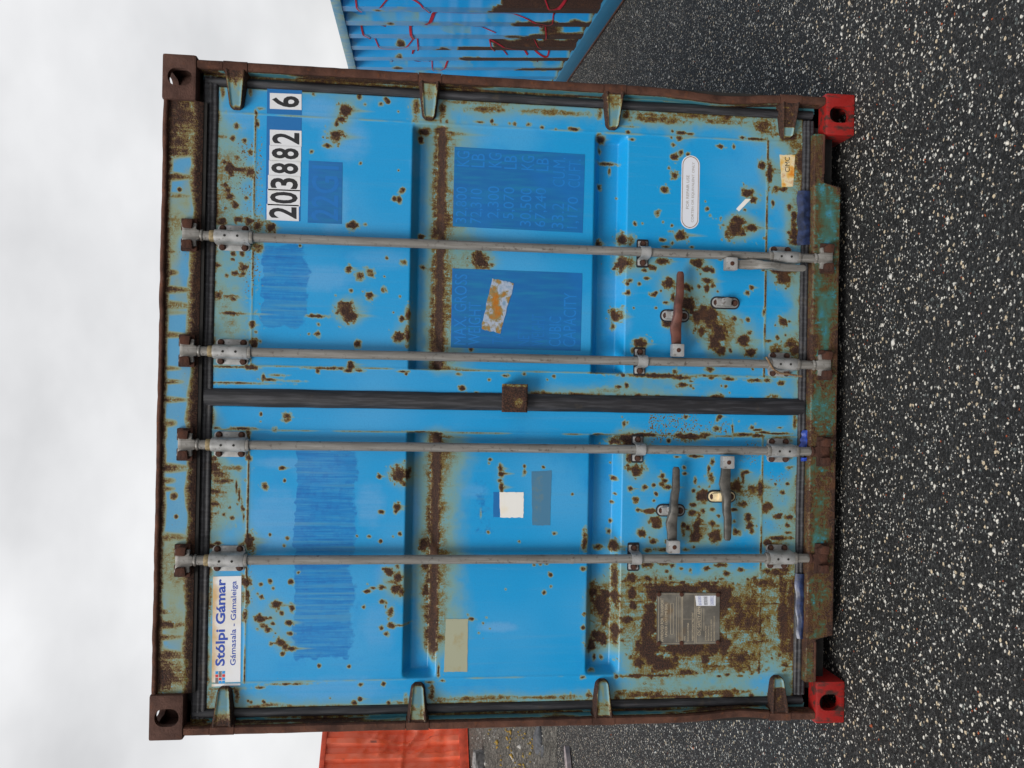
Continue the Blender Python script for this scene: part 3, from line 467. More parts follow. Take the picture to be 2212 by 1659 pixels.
    def patch(x0v, x1v, y0v, y1v, k):
        (xa, za), (xb, zb) = at(x0v, y1v, Y), at(x1v, y0v, Y)
        e = .012 * (wa - .5) * 2 + .03 * (fnoise(X * 7, Z * 7, 77) - .5)
        return k * sstep(xa - .01, xa + .012, X + e) * sstep(xb + .01, xb - .012, X + e) * sstep(zb - .022, zb + .03, Z + 1.2 * e) * sstep(za + .006, za - .010, Z + e)
    P = np.maximum(P, patch(566, 666, 534, 708, 1)); P = np.maximum(P, patch(634, 774, 972, 1200, 1)); P = np.maximum(P, patch(630, 764, 1190, 1424, .85))
    P = np.maximum(P, patch(1022, 1066, 1040, 1150, .42))
    FD = np.zeros_like(X)
    for (fx, fy, fa, fb, k) in PALE_SPOTS:
        cx, cz = at(fx, fy, Y); d = np.hypot((X - cx) / (fb * MM), (Z - cz) / (fa * MM)) + (wa - .5) * .5
        FD = np.maximum(FD, k * np.clip(1.4 - d, 0, .7) / .7)
    return dict(rust=F, speck=np.clip(S, 0, 1), patch=P, pale_mask=FD)
PALE_SPOTS = [(690,240,40,30,.8),(745,300,45,45,.7),(720,440,30,60,.6),(640,520,60,10,.5),(700,600,60,25,.7),(560,580,30,20,.4),(690,1010,50,40,.6),(600,1120,60,60,.7),(800,1090,28,40,.7),(820,1350,35,50,.5),(1075,1355,40,10,.8),(720,1490,120,25,.6),(1020,1060,30,14,.5),(1500,640,40,16,.5),(1330,620,40,30,.4),(900,1080,14,60,.6),(1340,700,25,25,.5),(620,1000,60,12,.6),(820,560,60,20,.4),(1560,1230,40,30,.5),(500,260,60,22,.6),(900,350,14,30,.4),(840,1240,30,30,.5),(1010,300,60,14,.3)]  # soft-edged paler patches on the door skin: centre, radii, strength

def groove(Z, zt, zb): # zt..zb top and bottom edge of a pressed groove, depth inwards
    return 0.036 * sstep(zt, zt - .028, Z) * sstep(zb, zb + .026, Z) if False else 0.055 * np.clip((zt - Z) / .029, 0, 1) * np.clip((Z - zb) / .026, 0, 1)
def make_door(sgn, name, label):
    xs = np.arange(.030, 1.1275, .0039); zs = np.arange(.186, 2.4055, .0039)
    if sgn < 0: xs = -xs[::-1]
    X, Z = np.meshgrid(xs, zs); ax = np.abs(X)
    dep = groove(Z, 1.704, 1.582) + groove(Z, 1.014, .884)
    dep = dep * np.clip((1.030 - ax) / .022, 0, 1) * (ax > .117)
    pan = 0.0022 * (1 - np.minimum(1, np.minimum(np.abs(ax - .117), np.abs(ax - 1.034)) / .006)) + .002 * (1 - np.minimum(1, np.minimum(np.abs(Z - 2.273), np.abs(Z - .328)) / .006)) * (ax > .117) * (ax < 1.034)
    Y = YD + dep - pan
    # rolled edge of the leaf, returning inwards
    A = corrosion(X, Z); P = np.stack([X, Y, Z], -1)
    def pad(a, f=lambda q: q):
        a = np.concatenate([a[:1], a, a[-1:]], 0); return np.concatenate([a[:, :1], a, a[:, -1:]], 1)
    P = pad(P); P[0, :, 1] = P[-1, :, 1] = YD + .045; P[:, 0, 1] = P[:, -1, 1] = YD + .045
    A = {k: pad(v) for k, v in A.items()}
    d = grid(name, P, M['door'], A, box); d['label'] = label
    return d
door_r = make_door(1, 'door', 'right door leaf with the number stickers')
door_l = make_door(-1, 'door', 'left door leaf with the white company sticker')

# --- seals round the doors
def seal_v(xa, xb, z0, z1, Y0, name='door_gasket', wob=0.0, ridges=3, label=None):
    n = 90; m = 4 * ridges + 3; zz = np.linspace(z0, z1, n); tt = np.linspace(0, 1, m)
    T, Zz = np.meshgrid(tt, zz); X = xa + (xb - xa) * T + wob * (fnoise(Zz * 6, T * 1.5, 81) - .5)
    Y = Y0 - .006 * np.abs(np.sin(T * math.pi * ridges)) ** .7 - .012 * np.sin(T * math.pi) ** .5 + wob * .6 * (fnoise(Zz * 9, T * 2, 83) - .5)
    return grid(name, np.stack([X, Y, Zz], -1), M['rubber'], None, box)
def seal_h(x0, x1, za, zb, Y0, wob=0.0, ridges=3):
    n = 120; m = 4 * ridges + 3; xx = np.linspace(x0, x1, n); tt = np.linspace(0, 1, m)
    T, Xx = np.meshgrid(tt, xx); Z = za + (zb - za) * T + wob * (fnoise(Xx * 6, T * 1.5, 85) - .5)
    Y = Y0 - .006 * np.abs(np.sin(T * math.pi * ridges)) ** .7 - .010 * np.sin(T * math.pi) ** .5 + wob * .6 * (fnoise(Xx * 9, T * 2, 87) - .5)
    return grid('door_gasket', np.stack([Xx, Y, Z], -1), M['rubber'], None, box, flip=True)
for sg in (1, -1):
    seal_v(sg * 1.1265, sg * 1.164, .15, 2.45, YD + .006, wob=.004, ridges=1)
seal_v(-.031, .033, .17, 2.432, YD - .004, wob=.006, ridges=1)
seal_h(-1.16, 1.16, 2.402, 2.460, YD + .006, wob=.003, ridges=3)
seal_h(-1.12, 1.12, .140, .190, YD + .004, wob=.004, ridges=3)

# --- dark frame behind the seals, posts
fr = MB()
for sg in (1, -1): fr.box(min(sg * 1.10, sg * 1.178), max(sg * 1.10, sg * 1.178), YD + .012, YD + .09, .09, 2.50)
[fr.box(min(sg * 1.179, sg * 1.202), max(sg * 1.179, sg * 1.202), .014, .14, .10, 2.49) for sg in (1, -1)]; fr.box(-1.18, 1.18, YD + .012, YD + .09, 2.38, 2.50); fr.box(-1.18, 1.18, YD + .012, YD + .09, .06, .20); fr.box(-.06, .06, YD + .014, YD + .05, .15, 2.45)
fr.build('door_frame', M['dark'], box)
HZ = [2.340, 1.645, .950, .258]
for sg in (1, -1):
    cuts = [.118] + sorted([h + d for h in HZ for d in (-.043, .043)]) + [2.473]
    for k in range(0, len(cuts) - 1):
        z0, z1 = cuts[k] + .0010, cuts[k + 1] - .0010; n = 24; prof = [(1.174, .060), (1.174, .010), (1.179, .004), (1.199, .004), (1.205, .010), (1.205, .15), (1.19, .15), (1.19, .060)]
        if k % 2: prof = [(x + (.001 if x > 1.19 else -.002), y - .002 if y < .02 else y) for x, y in prof]
        m = MB(); secs = []
        for i in range(n + 1):
            z = z0 + (z1 - z0) * i / n
            b = (.016 * math.exp(-((z - .52) / .16) ** 2) if sg > 0 else .014 * math.exp(-((z - .42) / .13) ** 2)) if k % 2 == 0 else 0
            jit = .0016 * (float(vnoise(np.array(z * 30), np.array(k + sg * 2.0), 91)) - .5)
            secs.append([(sg * (x - (b if y < .02 else b * .5) + jit), y + b * .3, z) for x, y in prof])
        m.loft(secs).build('post_segment' if k % 2 == 0 else 'hinge_knuckle', M['post'], box, smooth=50)
    # inner strip of the post beside the seal
    zz = np.linspace(.14, 2.46, 300); xx = np.linspace(1.150, 1.180, 6); Xs, Zs = np.meshgrid(xx, zz)
    F = np.clip(.75 * fnoise(Zs * 5, Xs * 60, 95 + sg) + .1, 0, 1); F = np.where(fnoise(Zs * 3, Xs * 20, 97 + sg) > .6, F * .2, F)
    grid('post_inner_face', np.stack([sg * Xs, YD + .004 + (1.164 - Xs) * -.2, Zs], -1), M['inner'], dict(rust=F, speck=F * 0), box, flip=sg < 0)
    yy = np.linspace(.0125, YD + .008, 8); Ys_, Zs = np.meshgrid(yy, zz)
    F = np.clip(.74 - 1.3 * np.clip(fnoise(Zs * 4.5, Ys_ * 20, 97 + sg) - .42, 0, 1) * 3 + .25 * (fnoise(Zs * 40, Ys_ * 60, 98) - .5), .05, 1)
    F = np.maximum(F, .8 * np.clip((.024 - Ys_) / .012, 0, 1)); F = np.where((Zs > 2.40) | (Zs < .30), .7, F)
    grid('post_inner_return', np.stack([sg * (1.1728 + 0 * Zs - .016 * np.exp(-((Zs - (.52 if sg > 0 else .42)) / .15) ** 2)), Ys_, Zs], -1), M['inner'], dict(rust=F, speck=F * 0 + .3), box, flip=sg > 0)
    # hinges: a tapered pressed tongue from the post over the seal on to the leaf
    for hi, h in enumerate(HZ):
        ns, m_ = 26, 22; P = np.zeros((ns, m_, 3)); F = np.zeros((ns, m_))
        for i in range(ns):
            t = i / (ns - 1); x = 1.176 - t * .132; w = (.041 - .017 * t) * (1 - max(0, (t - .86) / .14) ** 2.2 * .55)
            top = .006 + .026 * t ** 1.3
            for j in range(m_):
                u = -1 + 2 * j / (m_ - 1); e = abs(u)
                rim = .006 * math.exp(-((e - .74) / .13) ** 2); fall = max(0, (e - .86) / .14)
                y = top - rim + (YD - top) * fall ** 1.5 + .0
                if t > .93: y = max(y, top + (YD - top) * ((t - .93) / .07) ** 1.5)
                P[i, j] = (sg * x, min(y, YD + .002), h + u * w)
                F[i, j] = max(.95 * max(0, 1 - t / (.42 + .15 * random.random())), .85 * sstep(.62, .86, e) * (.75 + .5 * random.random()), .8 * sstep(.9, 1, t)) if not (hi in (1, 2) and t < .30 and .06 < t and e < .55) else .22
                F[i, j] = min(1, F[i, j] + .45 * max(0, float(vnoise(np.array(t * 5.0 + hi * 3), np.array(u * 2.5 + sg), 99)) - .45))
                if hi == 3: F[i, j] = max(F[i, j], .75 * (t < .7))
        grid('hinge', P, M['hinge'], dict(rust=F, speck=F * 0 + .1), box, flip=sg > 0)

# --- header
zz = np.arange(2.452, 2.5735, .004); xx = np.arange(-1.06, 1.0601, .004); X, Z = np.meshgrid(xx, zz); w1 = fnoise(X * 18, Z * 18, 101); w2 = fnoise(X * 60, Z * 60, 102)
F = np.maximum(1.1 * np.clip(1 - (Z - 2.448) / (.036 + .040 * (fnoise(X * 9, X * 0, 103) - .3)), 0, 1) ** .7, .95 * np.clip(1 - (2.5735 - Z) / (.014 + .020 * w1), 0, 1))
for yv, L, k, wd in [(327,.11,.6,9),(380.5,.11,.62,6),(421.7,.09,.42,5),(542.7,.035,.55,4),(588,.045,.6,5),(625,.10,.62,6),(658.8,.09,.55,7),(674,.1,.28,6),(723,.10,.55,5),(795.5,.06,.5,4),(824,.07,.55,4),(863,.09,.55,5),(913.6,.05,.55,6),(1010.8,.10,.58,7),(1038,.05,.5,5),(1056,.05,.5,4),(1161,.11,.45,8),(1322,.06,.55,4),(1349,.11,.62,7),(1376.6,.1,.5,5),(1416,.11,.66,9),(480,.11,.35,30),(250,.11,.75,40),(300,.11,.6,25),(1460,.11,.72,34),(1438,.11,.5,14)]:
    cx, _ = at(358, yv, .02); dx = (X - cx) / (wd * MM * (1.2 - .5 * np.clip((2.57 - Z) / .11, 0, 1)))
    F = np.maximum(F, 1.12 * k * np.exp(-(dx / 1.35) ** 2) * np.clip(1.15 - (2.572 - Z) / L, 0, 1) ** .5 * (.75 + .5 * w1))
for xv, yv, r in [(437 - 5,508,22),(432,758,20),(425,955,22),(415,1215,36),(372,1075,6),(380,1116,6),(375,1072,9),(388,410,5)]:
    cx, cz = at(xv, yv, .02); F = np.maximum(F, .8 * np.clip(1.3 - np.hypot(X - cx, Z - cz) / (r * MM) - (w1 - .5), 0, 1))
F = np.maximum(F, .30 * np.clip(fnoise(X * 5, Z * 9, 107) * 2.4 - .85, 0, 1)); F = np.maximum(F, .17 * np.clip(1 - np.minimum(Z - 2.46, 2.57 - Z) / .030, 0, 1))
SP = .30 * (w1 > .5) + .4 * np.exp(-((X - .62) / .12) ** 2)
Yh = .020 + .010 * np.clip((2.475 - Z) / .025, 0, 1) + .003 * (fnoise(X * 4, Z * 4, 109) - .5)
hd = grid('header', np.stack([X, Yh, Z], -1), M['header'], dict(rust=F, speck=np.clip(SP, 0, 1)), box)
lip = MB(); secs = []
for i in range(161):
    x = -1.062 + 2.124 * i / 160; wz = .006 * (float(fnoise(np.array(x * 14), np.array(2.0), 111)) - .5); wy = .004 * (float(fnoise(np.array(x * 20), np.array(5.0), 112)) - .5)
    secs.append([(x, .010 + wy, 2.570 + wz), (x, .006 + wy, 2.577 + wz), (x, .011 + wy, 2.586 + wz), (x, .06, 2.589), (x, .06, 2.565)])
lip.loft(secs).build('header_lip', M['post'], box, smooth=60)
MB().box(-1.06, 1.06, .032, .12, 2.44, 2.575).build('header_box', M['dark'], box)

# --- sill
def sill_bottom(x): return .050 + .070 * float(np.clip((abs(x) - .868) / .030, 0, 1))
xx = np.arange(-1.060, 1.0601, .004); tt = np.linspace(0, 1, 34); X, T = np.meshgrid(xx, tt); zb = .050 + .068 * np.clip((np.abs(X + .012) - .868) / .016, 0, 1); zt = .158
Z = zb + (zt - zb) * T; w1 = fnoise(X * 9, Z * 9, 121); w2 = fnoise(X * 30, Z * 30, 122)
F = .10 + .38 * np.clip(fnoise(X * 8, Z * 20, 123, 4) * 2.1 - .45, 0, 1.2) + .62 * np.exp(-(Z - zb) / .018) * (.4 + w1) + .6 * np.exp(-(zt - Z) / .02) * w1 + .35 * np.clip(np.abs(X + .1) - .15, 0, .2) * (X < .2)
F = np.where((X > .35) & (X < .86), F * .75, F); F = np.where(X < -.25, F + .03, F); F = np.maximum(F, .5 * (np.abs(X) > .88) * (.6 + .6 * w1))
F = np.maximum(F, .12)
Ys = .008 + .006 * sstep(.95, 1, T) + .002 * (w2 - .5)
P = np.stack([X, Ys, Z], -1); P = np.concatenate([P[:1], P, P[-1:]], 0); P[0, :, 1] = .06; P[-1, :, 1] = .06
F = np.concatenate([F[:1], F, F[-1:]], 0)
grid('sill', P, M['sill'], dict(rust=np.clip(F, 0, 1), speck=np.clip(F * 0 + .52, 0, 1)), box)
MB().box(-.86, .86, .055, .12, .052, .15).build('sill_box', M['dark'], box); MB().box(-1.06, 1.06, .058, .12, .122, .15).build('sill_box', M['dark'], box)
for sg in (1, -1): MB().box(min(sg * .905, sg * 1.056), max(sg * .905, sg * 1.056), .003, .0075, .118, .126).build('sill_weld', M['post'], box, bevel=.002)

# --- corner castings with their oval holes
def casting():
    def boolean(o, cutter, op='DIFFERENCE'):
        md = o.modifiers.new('b', 'BOOLEAN'); md.operation = op; md.solver = 'EXACT'; md.object = cutter
        dg = bpy.context.evaluated_depsgraph_get(); me = bpy.data.meshes.new_from_object(o.evaluated_get(dg)); o.modifiers.clear(); o.data = me
    o = MB().box(0, .162, 0, .178, 0, .118).build('corner_casting', M['cast'], None, smooth=0, bevel=.009)
    cs = []
    cs.append(MB().box(.026, .148, .026, .150, .022, .098).build('c', M['cast']))           # hollow
    tp = rrect(.050, .112, .030, .150, .030, 6); mb = MB(); n = len(tp); mb.add([(x, y, -.05) for x, y in tp] + [(x, y, .05) for x, y in tp], [tuple(range(n)), tuple(range(2 * n - 1, n - 1, -1))] + [(i, i + n, (i + 1) % n + n, (i + 1) % n) for i in range(n)]); cs.append(mb.build('c', M['cast']))
    cs.append(MB().prism(rrect(.050, .113, .020, .103, .030, 6), -.05, .06).build('c', M['cast']))   # end hole
    sidep = rrect(.094, .140, .022, .098, .022, 6); mb = MB(); n = len(sidep)
    mb.add([(-.05, y, z) for y, z in sidep] + [(.020, y, z) for y, z in sidep], [tuple(range(n)), tuple(range(2 * n - 1, n - 1, -1))] + [(i, i + n, (i + 1) % n + n, (i + 1) % n) for i in range(n)]); cs.append(mb.build('c', M['cast']))
    for c in cs: boolean(o, c)
    for c in cs: bpy.data.objects.remove(c)
    me = o.data; me.polygons.foreach_set('use_smooth', [True] * len(me.polygons)); me.set_sharp_from_angle(angle=R(34)); bpy.data.objects.remove(o); me.name = 'corner_casting'; return me
cm = casting()
def flipped(me, fx, fy, fz, mat):
    m2 = me.copy(); m2.transform(Matrix.Diagonal((fx, fy, fz, 1)));
    if fx * fy * fz < 0: m2.flip_normals()
    m2.materials.clear(); m2.materials.append(mat); return m2
LEN = 6.058
CAST = {}
for sx in (1, -1):
    for sy in (1, -1):
        for sz in (1, -1):     # mesh: outer side at x=0, front at y=0; hollow opens at z=0 -> for top castings flip so it opens upwards
            CAST[sx, sy, sz] = flipped(cm, -sx, sy, -sz if sz > 0 else 1, M['cast'])
for sx in (1, -1):
    for sz, z in ((1, 2.591), (-1, 0.0)):
        me = CAST[sx, 1, sz].copy(); me.materials.clear(); me.materials.append(M['cast'] if sz > 0 else M['redcast'])
        link('corner_casting', me, box, (sx * 1.219, 0, z), label='bare rusty upper corner' if sz > 0 else 'lower corner painted red')
        link('corner_casting', CAST[sx, -1, sz], box, (sx * 1.219, LEN, z))

# --- the rest of the box: sides, roof, far end, rails
def corrugated(L, H, pitch=.278, depth=.036, sub=1, hn=2):
    """wall in its own plane: u along, w up, depth outwards"""
    us = []; n = int(L / pitch); off = (L - n * pitch) / 2; us.append((0, 0))
    for i in range(n):
        b = off + i * pitch
        for a, d in ((0, 0), (.072, 0), (.140, 1), (.210, 1)):
            us.append((b + a * pitch / .278, d * depth))
    us.append((L - off, 0)); us.append((L, 0)); return us
def wall_pts(us, H, sub, hn):
    U = []; D = []
    for (a, d0), (b, d1) in zip(us[:-1], us[1:]):
        for k in range(sub): U.append(a + (b - a) * k / sub); D.append(d0 + (d1 - d0) * k / sub)
    U.append(us[-1][0]); D.append(us[-1][1]); return np.array(U), np.array(D), np.linspace(0, H, hn)
M['side'] = rusty_paint('side_wall_paint', dot=.3)
U, D, W = wall_pts(corrugated(LEN - .3, 2.31), 2.31, 2, 12)
for sg in (1, -1):
    Ug, Wg = np.meshgrid(U, W); Dg = np.tile(D, (len(W), 1))
    grid('side_wall', np.stack([sg * (1.160 + Dg), .15 + Ug, .13 + Wg], -1), M['side'], dict(rust=.5 * np.clip(fnoise(Ug * 2, Wg * 2, 131) * 2 - 1.1, 0, 1)), box, smooth=False, flip=sg < 0)
    MB().box(min(sg * 1.16, sg * 1.205), max(sg * 1.16, sg * 1.205), .178, LEN - .178, .02, .16).build('bottom_rail', M['side'], box, bevel=.004)
    MB().box(min(sg * 1.15, sg * 1.205), max(sg * 1.15, sg * 1.205), .178, LEN - .178, 2.44, 2.52).build('top_rail', M['side'], box, bevel=.004)
    MB().box(min(sg * 1.10, sg * 1.204), max(sg * 1.10, sg * 1.204), LEN - .12, LEN - .004, .118, 2.473).build('rear_post', M['side'], box, bevel=.004)
MB().box(-1.16, 1.16, .18, LEN - .18, 2.50, 2.545).box(-1.05, 1.05, .06, .179, 2.50, 2.545).build('roof', M['side'], box)
MB().box(-1.11, 1.11, LEN - .06, LEN - .02, .12, 2.50).build('end_wall', M['side'], box)
MB().box(-1.16, 1.16, .13, LEN - .1, .10, .16).build('floor', M['dark'], box)

# --- locking bars with brackets, cams, keepers, handles
YR = .012                                      # axis of the bars
def hexbolt():
    m = MB(); m.cyl((0, -.003, 0), .0125, .003, 'y', 14).cyl((0, -.012, 0), .0098, .009, 'y', 6); return m.mesh('bolt', M['bolt'], 30, .0012)
BOLT = hexbolt()
def arch_profile(w, r, t):                     # strap over the bar seen from above (x,y): flat feet and a half-round hump
    yf = YD - .006; p = [(-w, yf), (-r - .004, yf)]
    for i in range(13):
        a = math.pi - math.pi * i / 12; p.append((r * math.cos(a), min(yf, YR - r * math.sin(a)) if 0 < i < 12 else YR + .002))
    p += [(r + .004, yf), (w, yf), (w, yf + t), (-w, yf + t)]; return p
def bracket_mesh(hh, w):
    m = MB(); r = .0235
    m.prism(rrect(-w, w, -hh, hh, .014), YD - .0065, YD - .0005)
    prof = [(-r - .004, YD - .006)] + [(r * math.cos(math.pi - math.pi * i / 14), YR - r * math.sin(math.pi * i / 14)) for i in range(15)] + [(r + .004, YD - .006)]
    m.sweep(prof, -hh - .003, hh + .003); return m.mesh('bearing_bracket', M['bracket'], 40, .0015)
BR_T = bracket_mesh(.0575, .046); BR_B = bracket_mesh(.046, .046)
def clamp_mesh():
    m = MB(); p = [(-.047, YD - .0035), (-.026, YD - .0035)]; r = .0215
    for i in range(15): p.append((r * math.cos(math.pi - math.pi * i / 14), YR - r * math.sin(math.pi * i / 14)))
    p += [(.026, YD - .0035), (.047, YD - .0035)]
    n = len(p); q = []
    for i, (x, y) in enumerate(p):
        a = Vector(p[max(i - 1, 0)]); b = Vector(p[min(i + 1, n - 1)]); t = (b - a).normalized(); nn = Vector((t.y, -t.x)); q.append((x - nn.x * .005, y - nn.y * -(-.005)))
    prof = [(x, y - .0045) for x, y in p] + [(x * .86, y) for x, y in p[::-1]]
    m.sweep(prof, -.019, .019); return m.mesh('rod_clamp', M['bracket'], 40, .0012)
CLAMP = clamp_mesh()
PAD = MB().prism(rrect(-.054, .054, -.023, .023, .006), YD - .0035, YD - .0002).mesh('clamp_pad', M['pad'])
def ring_mesh(r, h, mat): return MB().cyl((0, 0, -h / 2), r, h, 'z', 24).mesh('collar', mat, 40, .002)
COLLAR = ring_mesh(.0225, .013, M['zinc']); COLB = ring_mesh(.0205, .020, M['bronze'])
def cam_mesh():                                # forged cam head, prongs to both sides
    m = MB(); pts = [(-.016, -.030), (.016, -.030), (.020, -.018), (.040, -.020), (.042, -.008), (.026, .000), (.030, .014), (.043, .022), (.040, .034), (.022, .030), (-.022, .030), (-.040, .034), (-.043, .022), (-.030, .014), (-.026, .000), (-.042, -.008), (-.040, -.020), (-.020, -.018)]
    m.prism(pts, YR - .017, YR + .010); m.cyl((0, YR, -.062), .0165, .034, 'z', 18); m.cyl((0, YR, -.040), .021, .010, 'z', 18)
    return m.mesh('cam', M['zinc'], 35, .004)
CAMU = cam_mesh(); CAML = CAMU.copy(); CAML.transform(Matrix.Diagonal((1, 1, -1, 1))); CAML.flip_normals()
CAMR = CAML.copy(); CAMR.materials.clear(); CAMR.materials.append(M['keeper'])
def keeper_mesh(s):
    m = MB(); m.prism([(s * .024 - .016, -.012), (s * .024 + .015, -.016), (s * .024 + .018, .010), (s * .024 + .006, .022), (s * .024 - .014, .020)] if s > 0 else [(s * .024 - .015, -.016), (s * .024 + .016, -.012), (s * .024 + .014, .020), (s * .024 - .006, .022), (s * .024 - .018, .010)], -.022, .020)
    m.box(s * .024 - .022, s * .024 + .022, .004, .022, -.026, .030); return m.mesh('keeper', M['keeper'], 35, .004)
KR, KL = keeper_mesh(1), keeper_mesh(-1)
BARS = [(.578, 2.340, .822, .272), (.165, 2.338, .826, .268), (-.169, 2.338, .828, .266), (-.582, 2.336, .836, .264)]
bars = []
for bi, (x, zt, zc, zb) in enumerate(BARS):
    rod = MB()
    if bi == 3: rod.cyl((0, YR, .155), .0168, .93, 'z', 24); rod.cyl((0, YR, 1.075), .0182, .012, 'z', 24); rod.cyl((0, YR, 1.08), .0168, 1.36, 'z', 24)
    else: rod.cyl((0, YR, .155), .0168, 2.285, 'z', 24)
    rod = rod.build('locking_bar', M['zinc'], box); rod.location = (x, 0, 0); bars.append(rod)
    def sub(name, me, dx=0, dy=0, dz=0, lab=None): return link(name, me, rod, (dx, dy, dz), rot=(0, random.uniform(0, 1), 0) if name == 'bolt' else None, label=lab)
    sub('bearing_bracket', BR_T, 0, 0, zt); sub('bearing_bracket', BR_B, 0, 0, zb)
    for sz, zz_, hh in ((1, zt, .0575), (1, zb, .046)):
        for sx in (1, -1):
            for k in (1, -1): sub('bolt', BOLT, sx * .034, YD - .006, zz_ + k * (hh - .018))
        sub('collar', COLLAR, 0, YR, zz_ - hh - .009); sub('collar', COLB if hh > .05 else COLLAR, 0, YR, zz_ + hh + .010)
    sub('rod_clamp', CLAMP, 0, 0, zc); sub('clamp_pad', PAD, 0, 0, zc)
    for sx in (1, -1): sub('bolt', BOLT, sx * .036, YD - .008, zc)
    for zz_ in (zt - .022, zt + .022, zb - .02, zb + .02): sub('bracket_hole', MB().cyl((0, YR - .0242, 0), .0045, .004, 'y', 10).mesh('bracket_hole', M['dark']), 0, 0, zz_)
    sub('cam', CAMU, 0, 0, 2.480); sub('keeper', KR, .012, 0, 2.486); sub('keeper', KL, -.012, 0, 2.486)
    sub('cam', CAMR if bi > 1 else CAML, 0, 0, .112); sub('keeper', KR, .012, -.004, .100); sub('keeper', KL, -.012, -.004, .100)

def lever_mesh(pts, mat):                       # pts: (along, out, across, half-height, half-thick) -> flat forged bar
    secs = []
    for (a, o, c, hh, th) in pts:
        secs.append([(a, o - th, c - hh), (a, o - th * 1.3, c - hh * .4), (a, o - th * 1.3, c + hh * .4), (a, o - th, c + hh), (a, o + th, c + hh), (a, o + th, c - hh)])
    return MB().loft(secs).mesh('lever', mat, 40, .0015)
LP = [(0, .004, 0, .013, .006), (.05, .004, .001, .015, .006), (.085, .006, .004, .017, .006), (.11, .000, .002, .014, .009), (.135, -.004, -.002, .012, .011), (.165, -.004, -.001, .011, .010), (.195, .002, -.006, .012, .008), (.215, .002, -.010, .0115, .006), (.29, .002, -.010, .0105, .0055), (.30, .002, -.010, .007, .004)]
HUB = MB().box(-.024, .024, -.022, .016, -.0225, .0225).mesh('handle_hub', M['bracket'], 38, .004)
RIV = MB().cyl((0, -.026, 0), .0085, .006, 'y', 12).mesh('rivet', M['keeper'], 30, .002)
def catch_mesh(mat):
    m = MB(); m.prism(rrect(-.019, .019, -.053, .053, .0185, 6), YD - .009, YD - .003)
    m.prism([(-.016, -.014), (.016, -.018), (.020, 0), (.016, .018), (-.012, .020)], YD - .030, YD - .008); m.prism(rrect(-.014, .014, .012, .040, .006), YD - .022, YD - .008)
    return m.mesh('handle_catch', mat, 36, .003)
CATCH = catch_mesh(M['bracket']); CATCH_C = catch_mesh(M['cream'])
CPAD = MB().prism(rrect(-.024, .024, -.058, .058, .022, 6), YD - .003, YD - .0002).mesh('catch_pad', M['pad'])
def handle(bi, hx, hy, mat, hang=False, flip=1, label=None):
    X, Z = at(hx, hy, 0.0); b = bars[bi]; loc = (X - BARS[bi][0], 0, Z)
    link('handle_hub', HUB, b, (loc[0], -.002, loc[2])); link('rivet', RIV, b, (loc[0], 0, loc[2]))
    if hang: me = lever_mesh([(a, o - .010, c * .6, h * 1.15, t * 1.3) for a, o, c, h, t in LP], mat); me.transform(Matrix.Rotation(R(90), 4, 'Y'))
    else: me = lever_mesh([(a, o, c, h * 1.22, t * 1.3) for a, o, c, h, t in LP], mat); me.transform(Matrix.Diagonal((flip, 1, 1, 1)))
    o = link('lever', me, b, (loc[0], .004, loc[2]), label=label); return o
handle(1, 1462, 757, M['oxide'], label='lever in red-brown primer')
handle(0, 1577, 571, M['zinc'], hang=True, label='lever hanging straight down')
handle(3, 1453, 1180, M['handle']); handle(2, 1570, 998, M['handle'], flip=-1)
for (cx, cy, me) in ((1459, 682, CATCH), (1568, 654, CATCH), (1450, 1103, CATCH), (1560, 1073, CATCH_C)):
    X, Z = at(cx, cy, .04); o = link('handle_catch', me, box, (X, 0, Z)); link('catch_pad', CPAD, o)
    if me is CATCH_C: o['label'] = 'cream-coloured catch on the left door'
    for k in (-.036, .036): link('bolt', BOLT, o, (0, YD - .008, k))
# lock plate over the middle seal
(xa, zb), (xb, zt) = at(1139, 891, .0), at(1085, 829, .0)
n = 14; Xp, Zp = np.meshgrid(np.linspace(xa, xb, n), np.linspace(zb, zt, n)); F = np.clip(1.15 - .8 * np.exp(-((Xp - xa - .035) ** 2 + (Zp - zb - .035) ** 2) / .0006) - .7 * (Xp > xb - .010), 0, 1)
P = np.stack([Xp, np.full_like(Xp, -.002) + .004 * (Xp - xa), Zp], -1); P = np.pad(P, ((1, 1), (1, 1), (0, 0)), 'edge'); P[0, :, 1] = P[-1, :, 1] = P[:, 0, 1] = P[:, -1, 1] = .006
lp = grid('lock_plate', P, M['hinge'], dict(rust=np.pad(F, 1, 'edge'), speck=np.pad(F * .1, 1, 'edge')), box); lp['label'] = 'square rusted lock plate over the middle seal'
MB().box(xb - .022, xb - .004, .006, YD, zb + .004, zt - .004).build('lock_plate_stem', M['post'], box, bevel=.002)

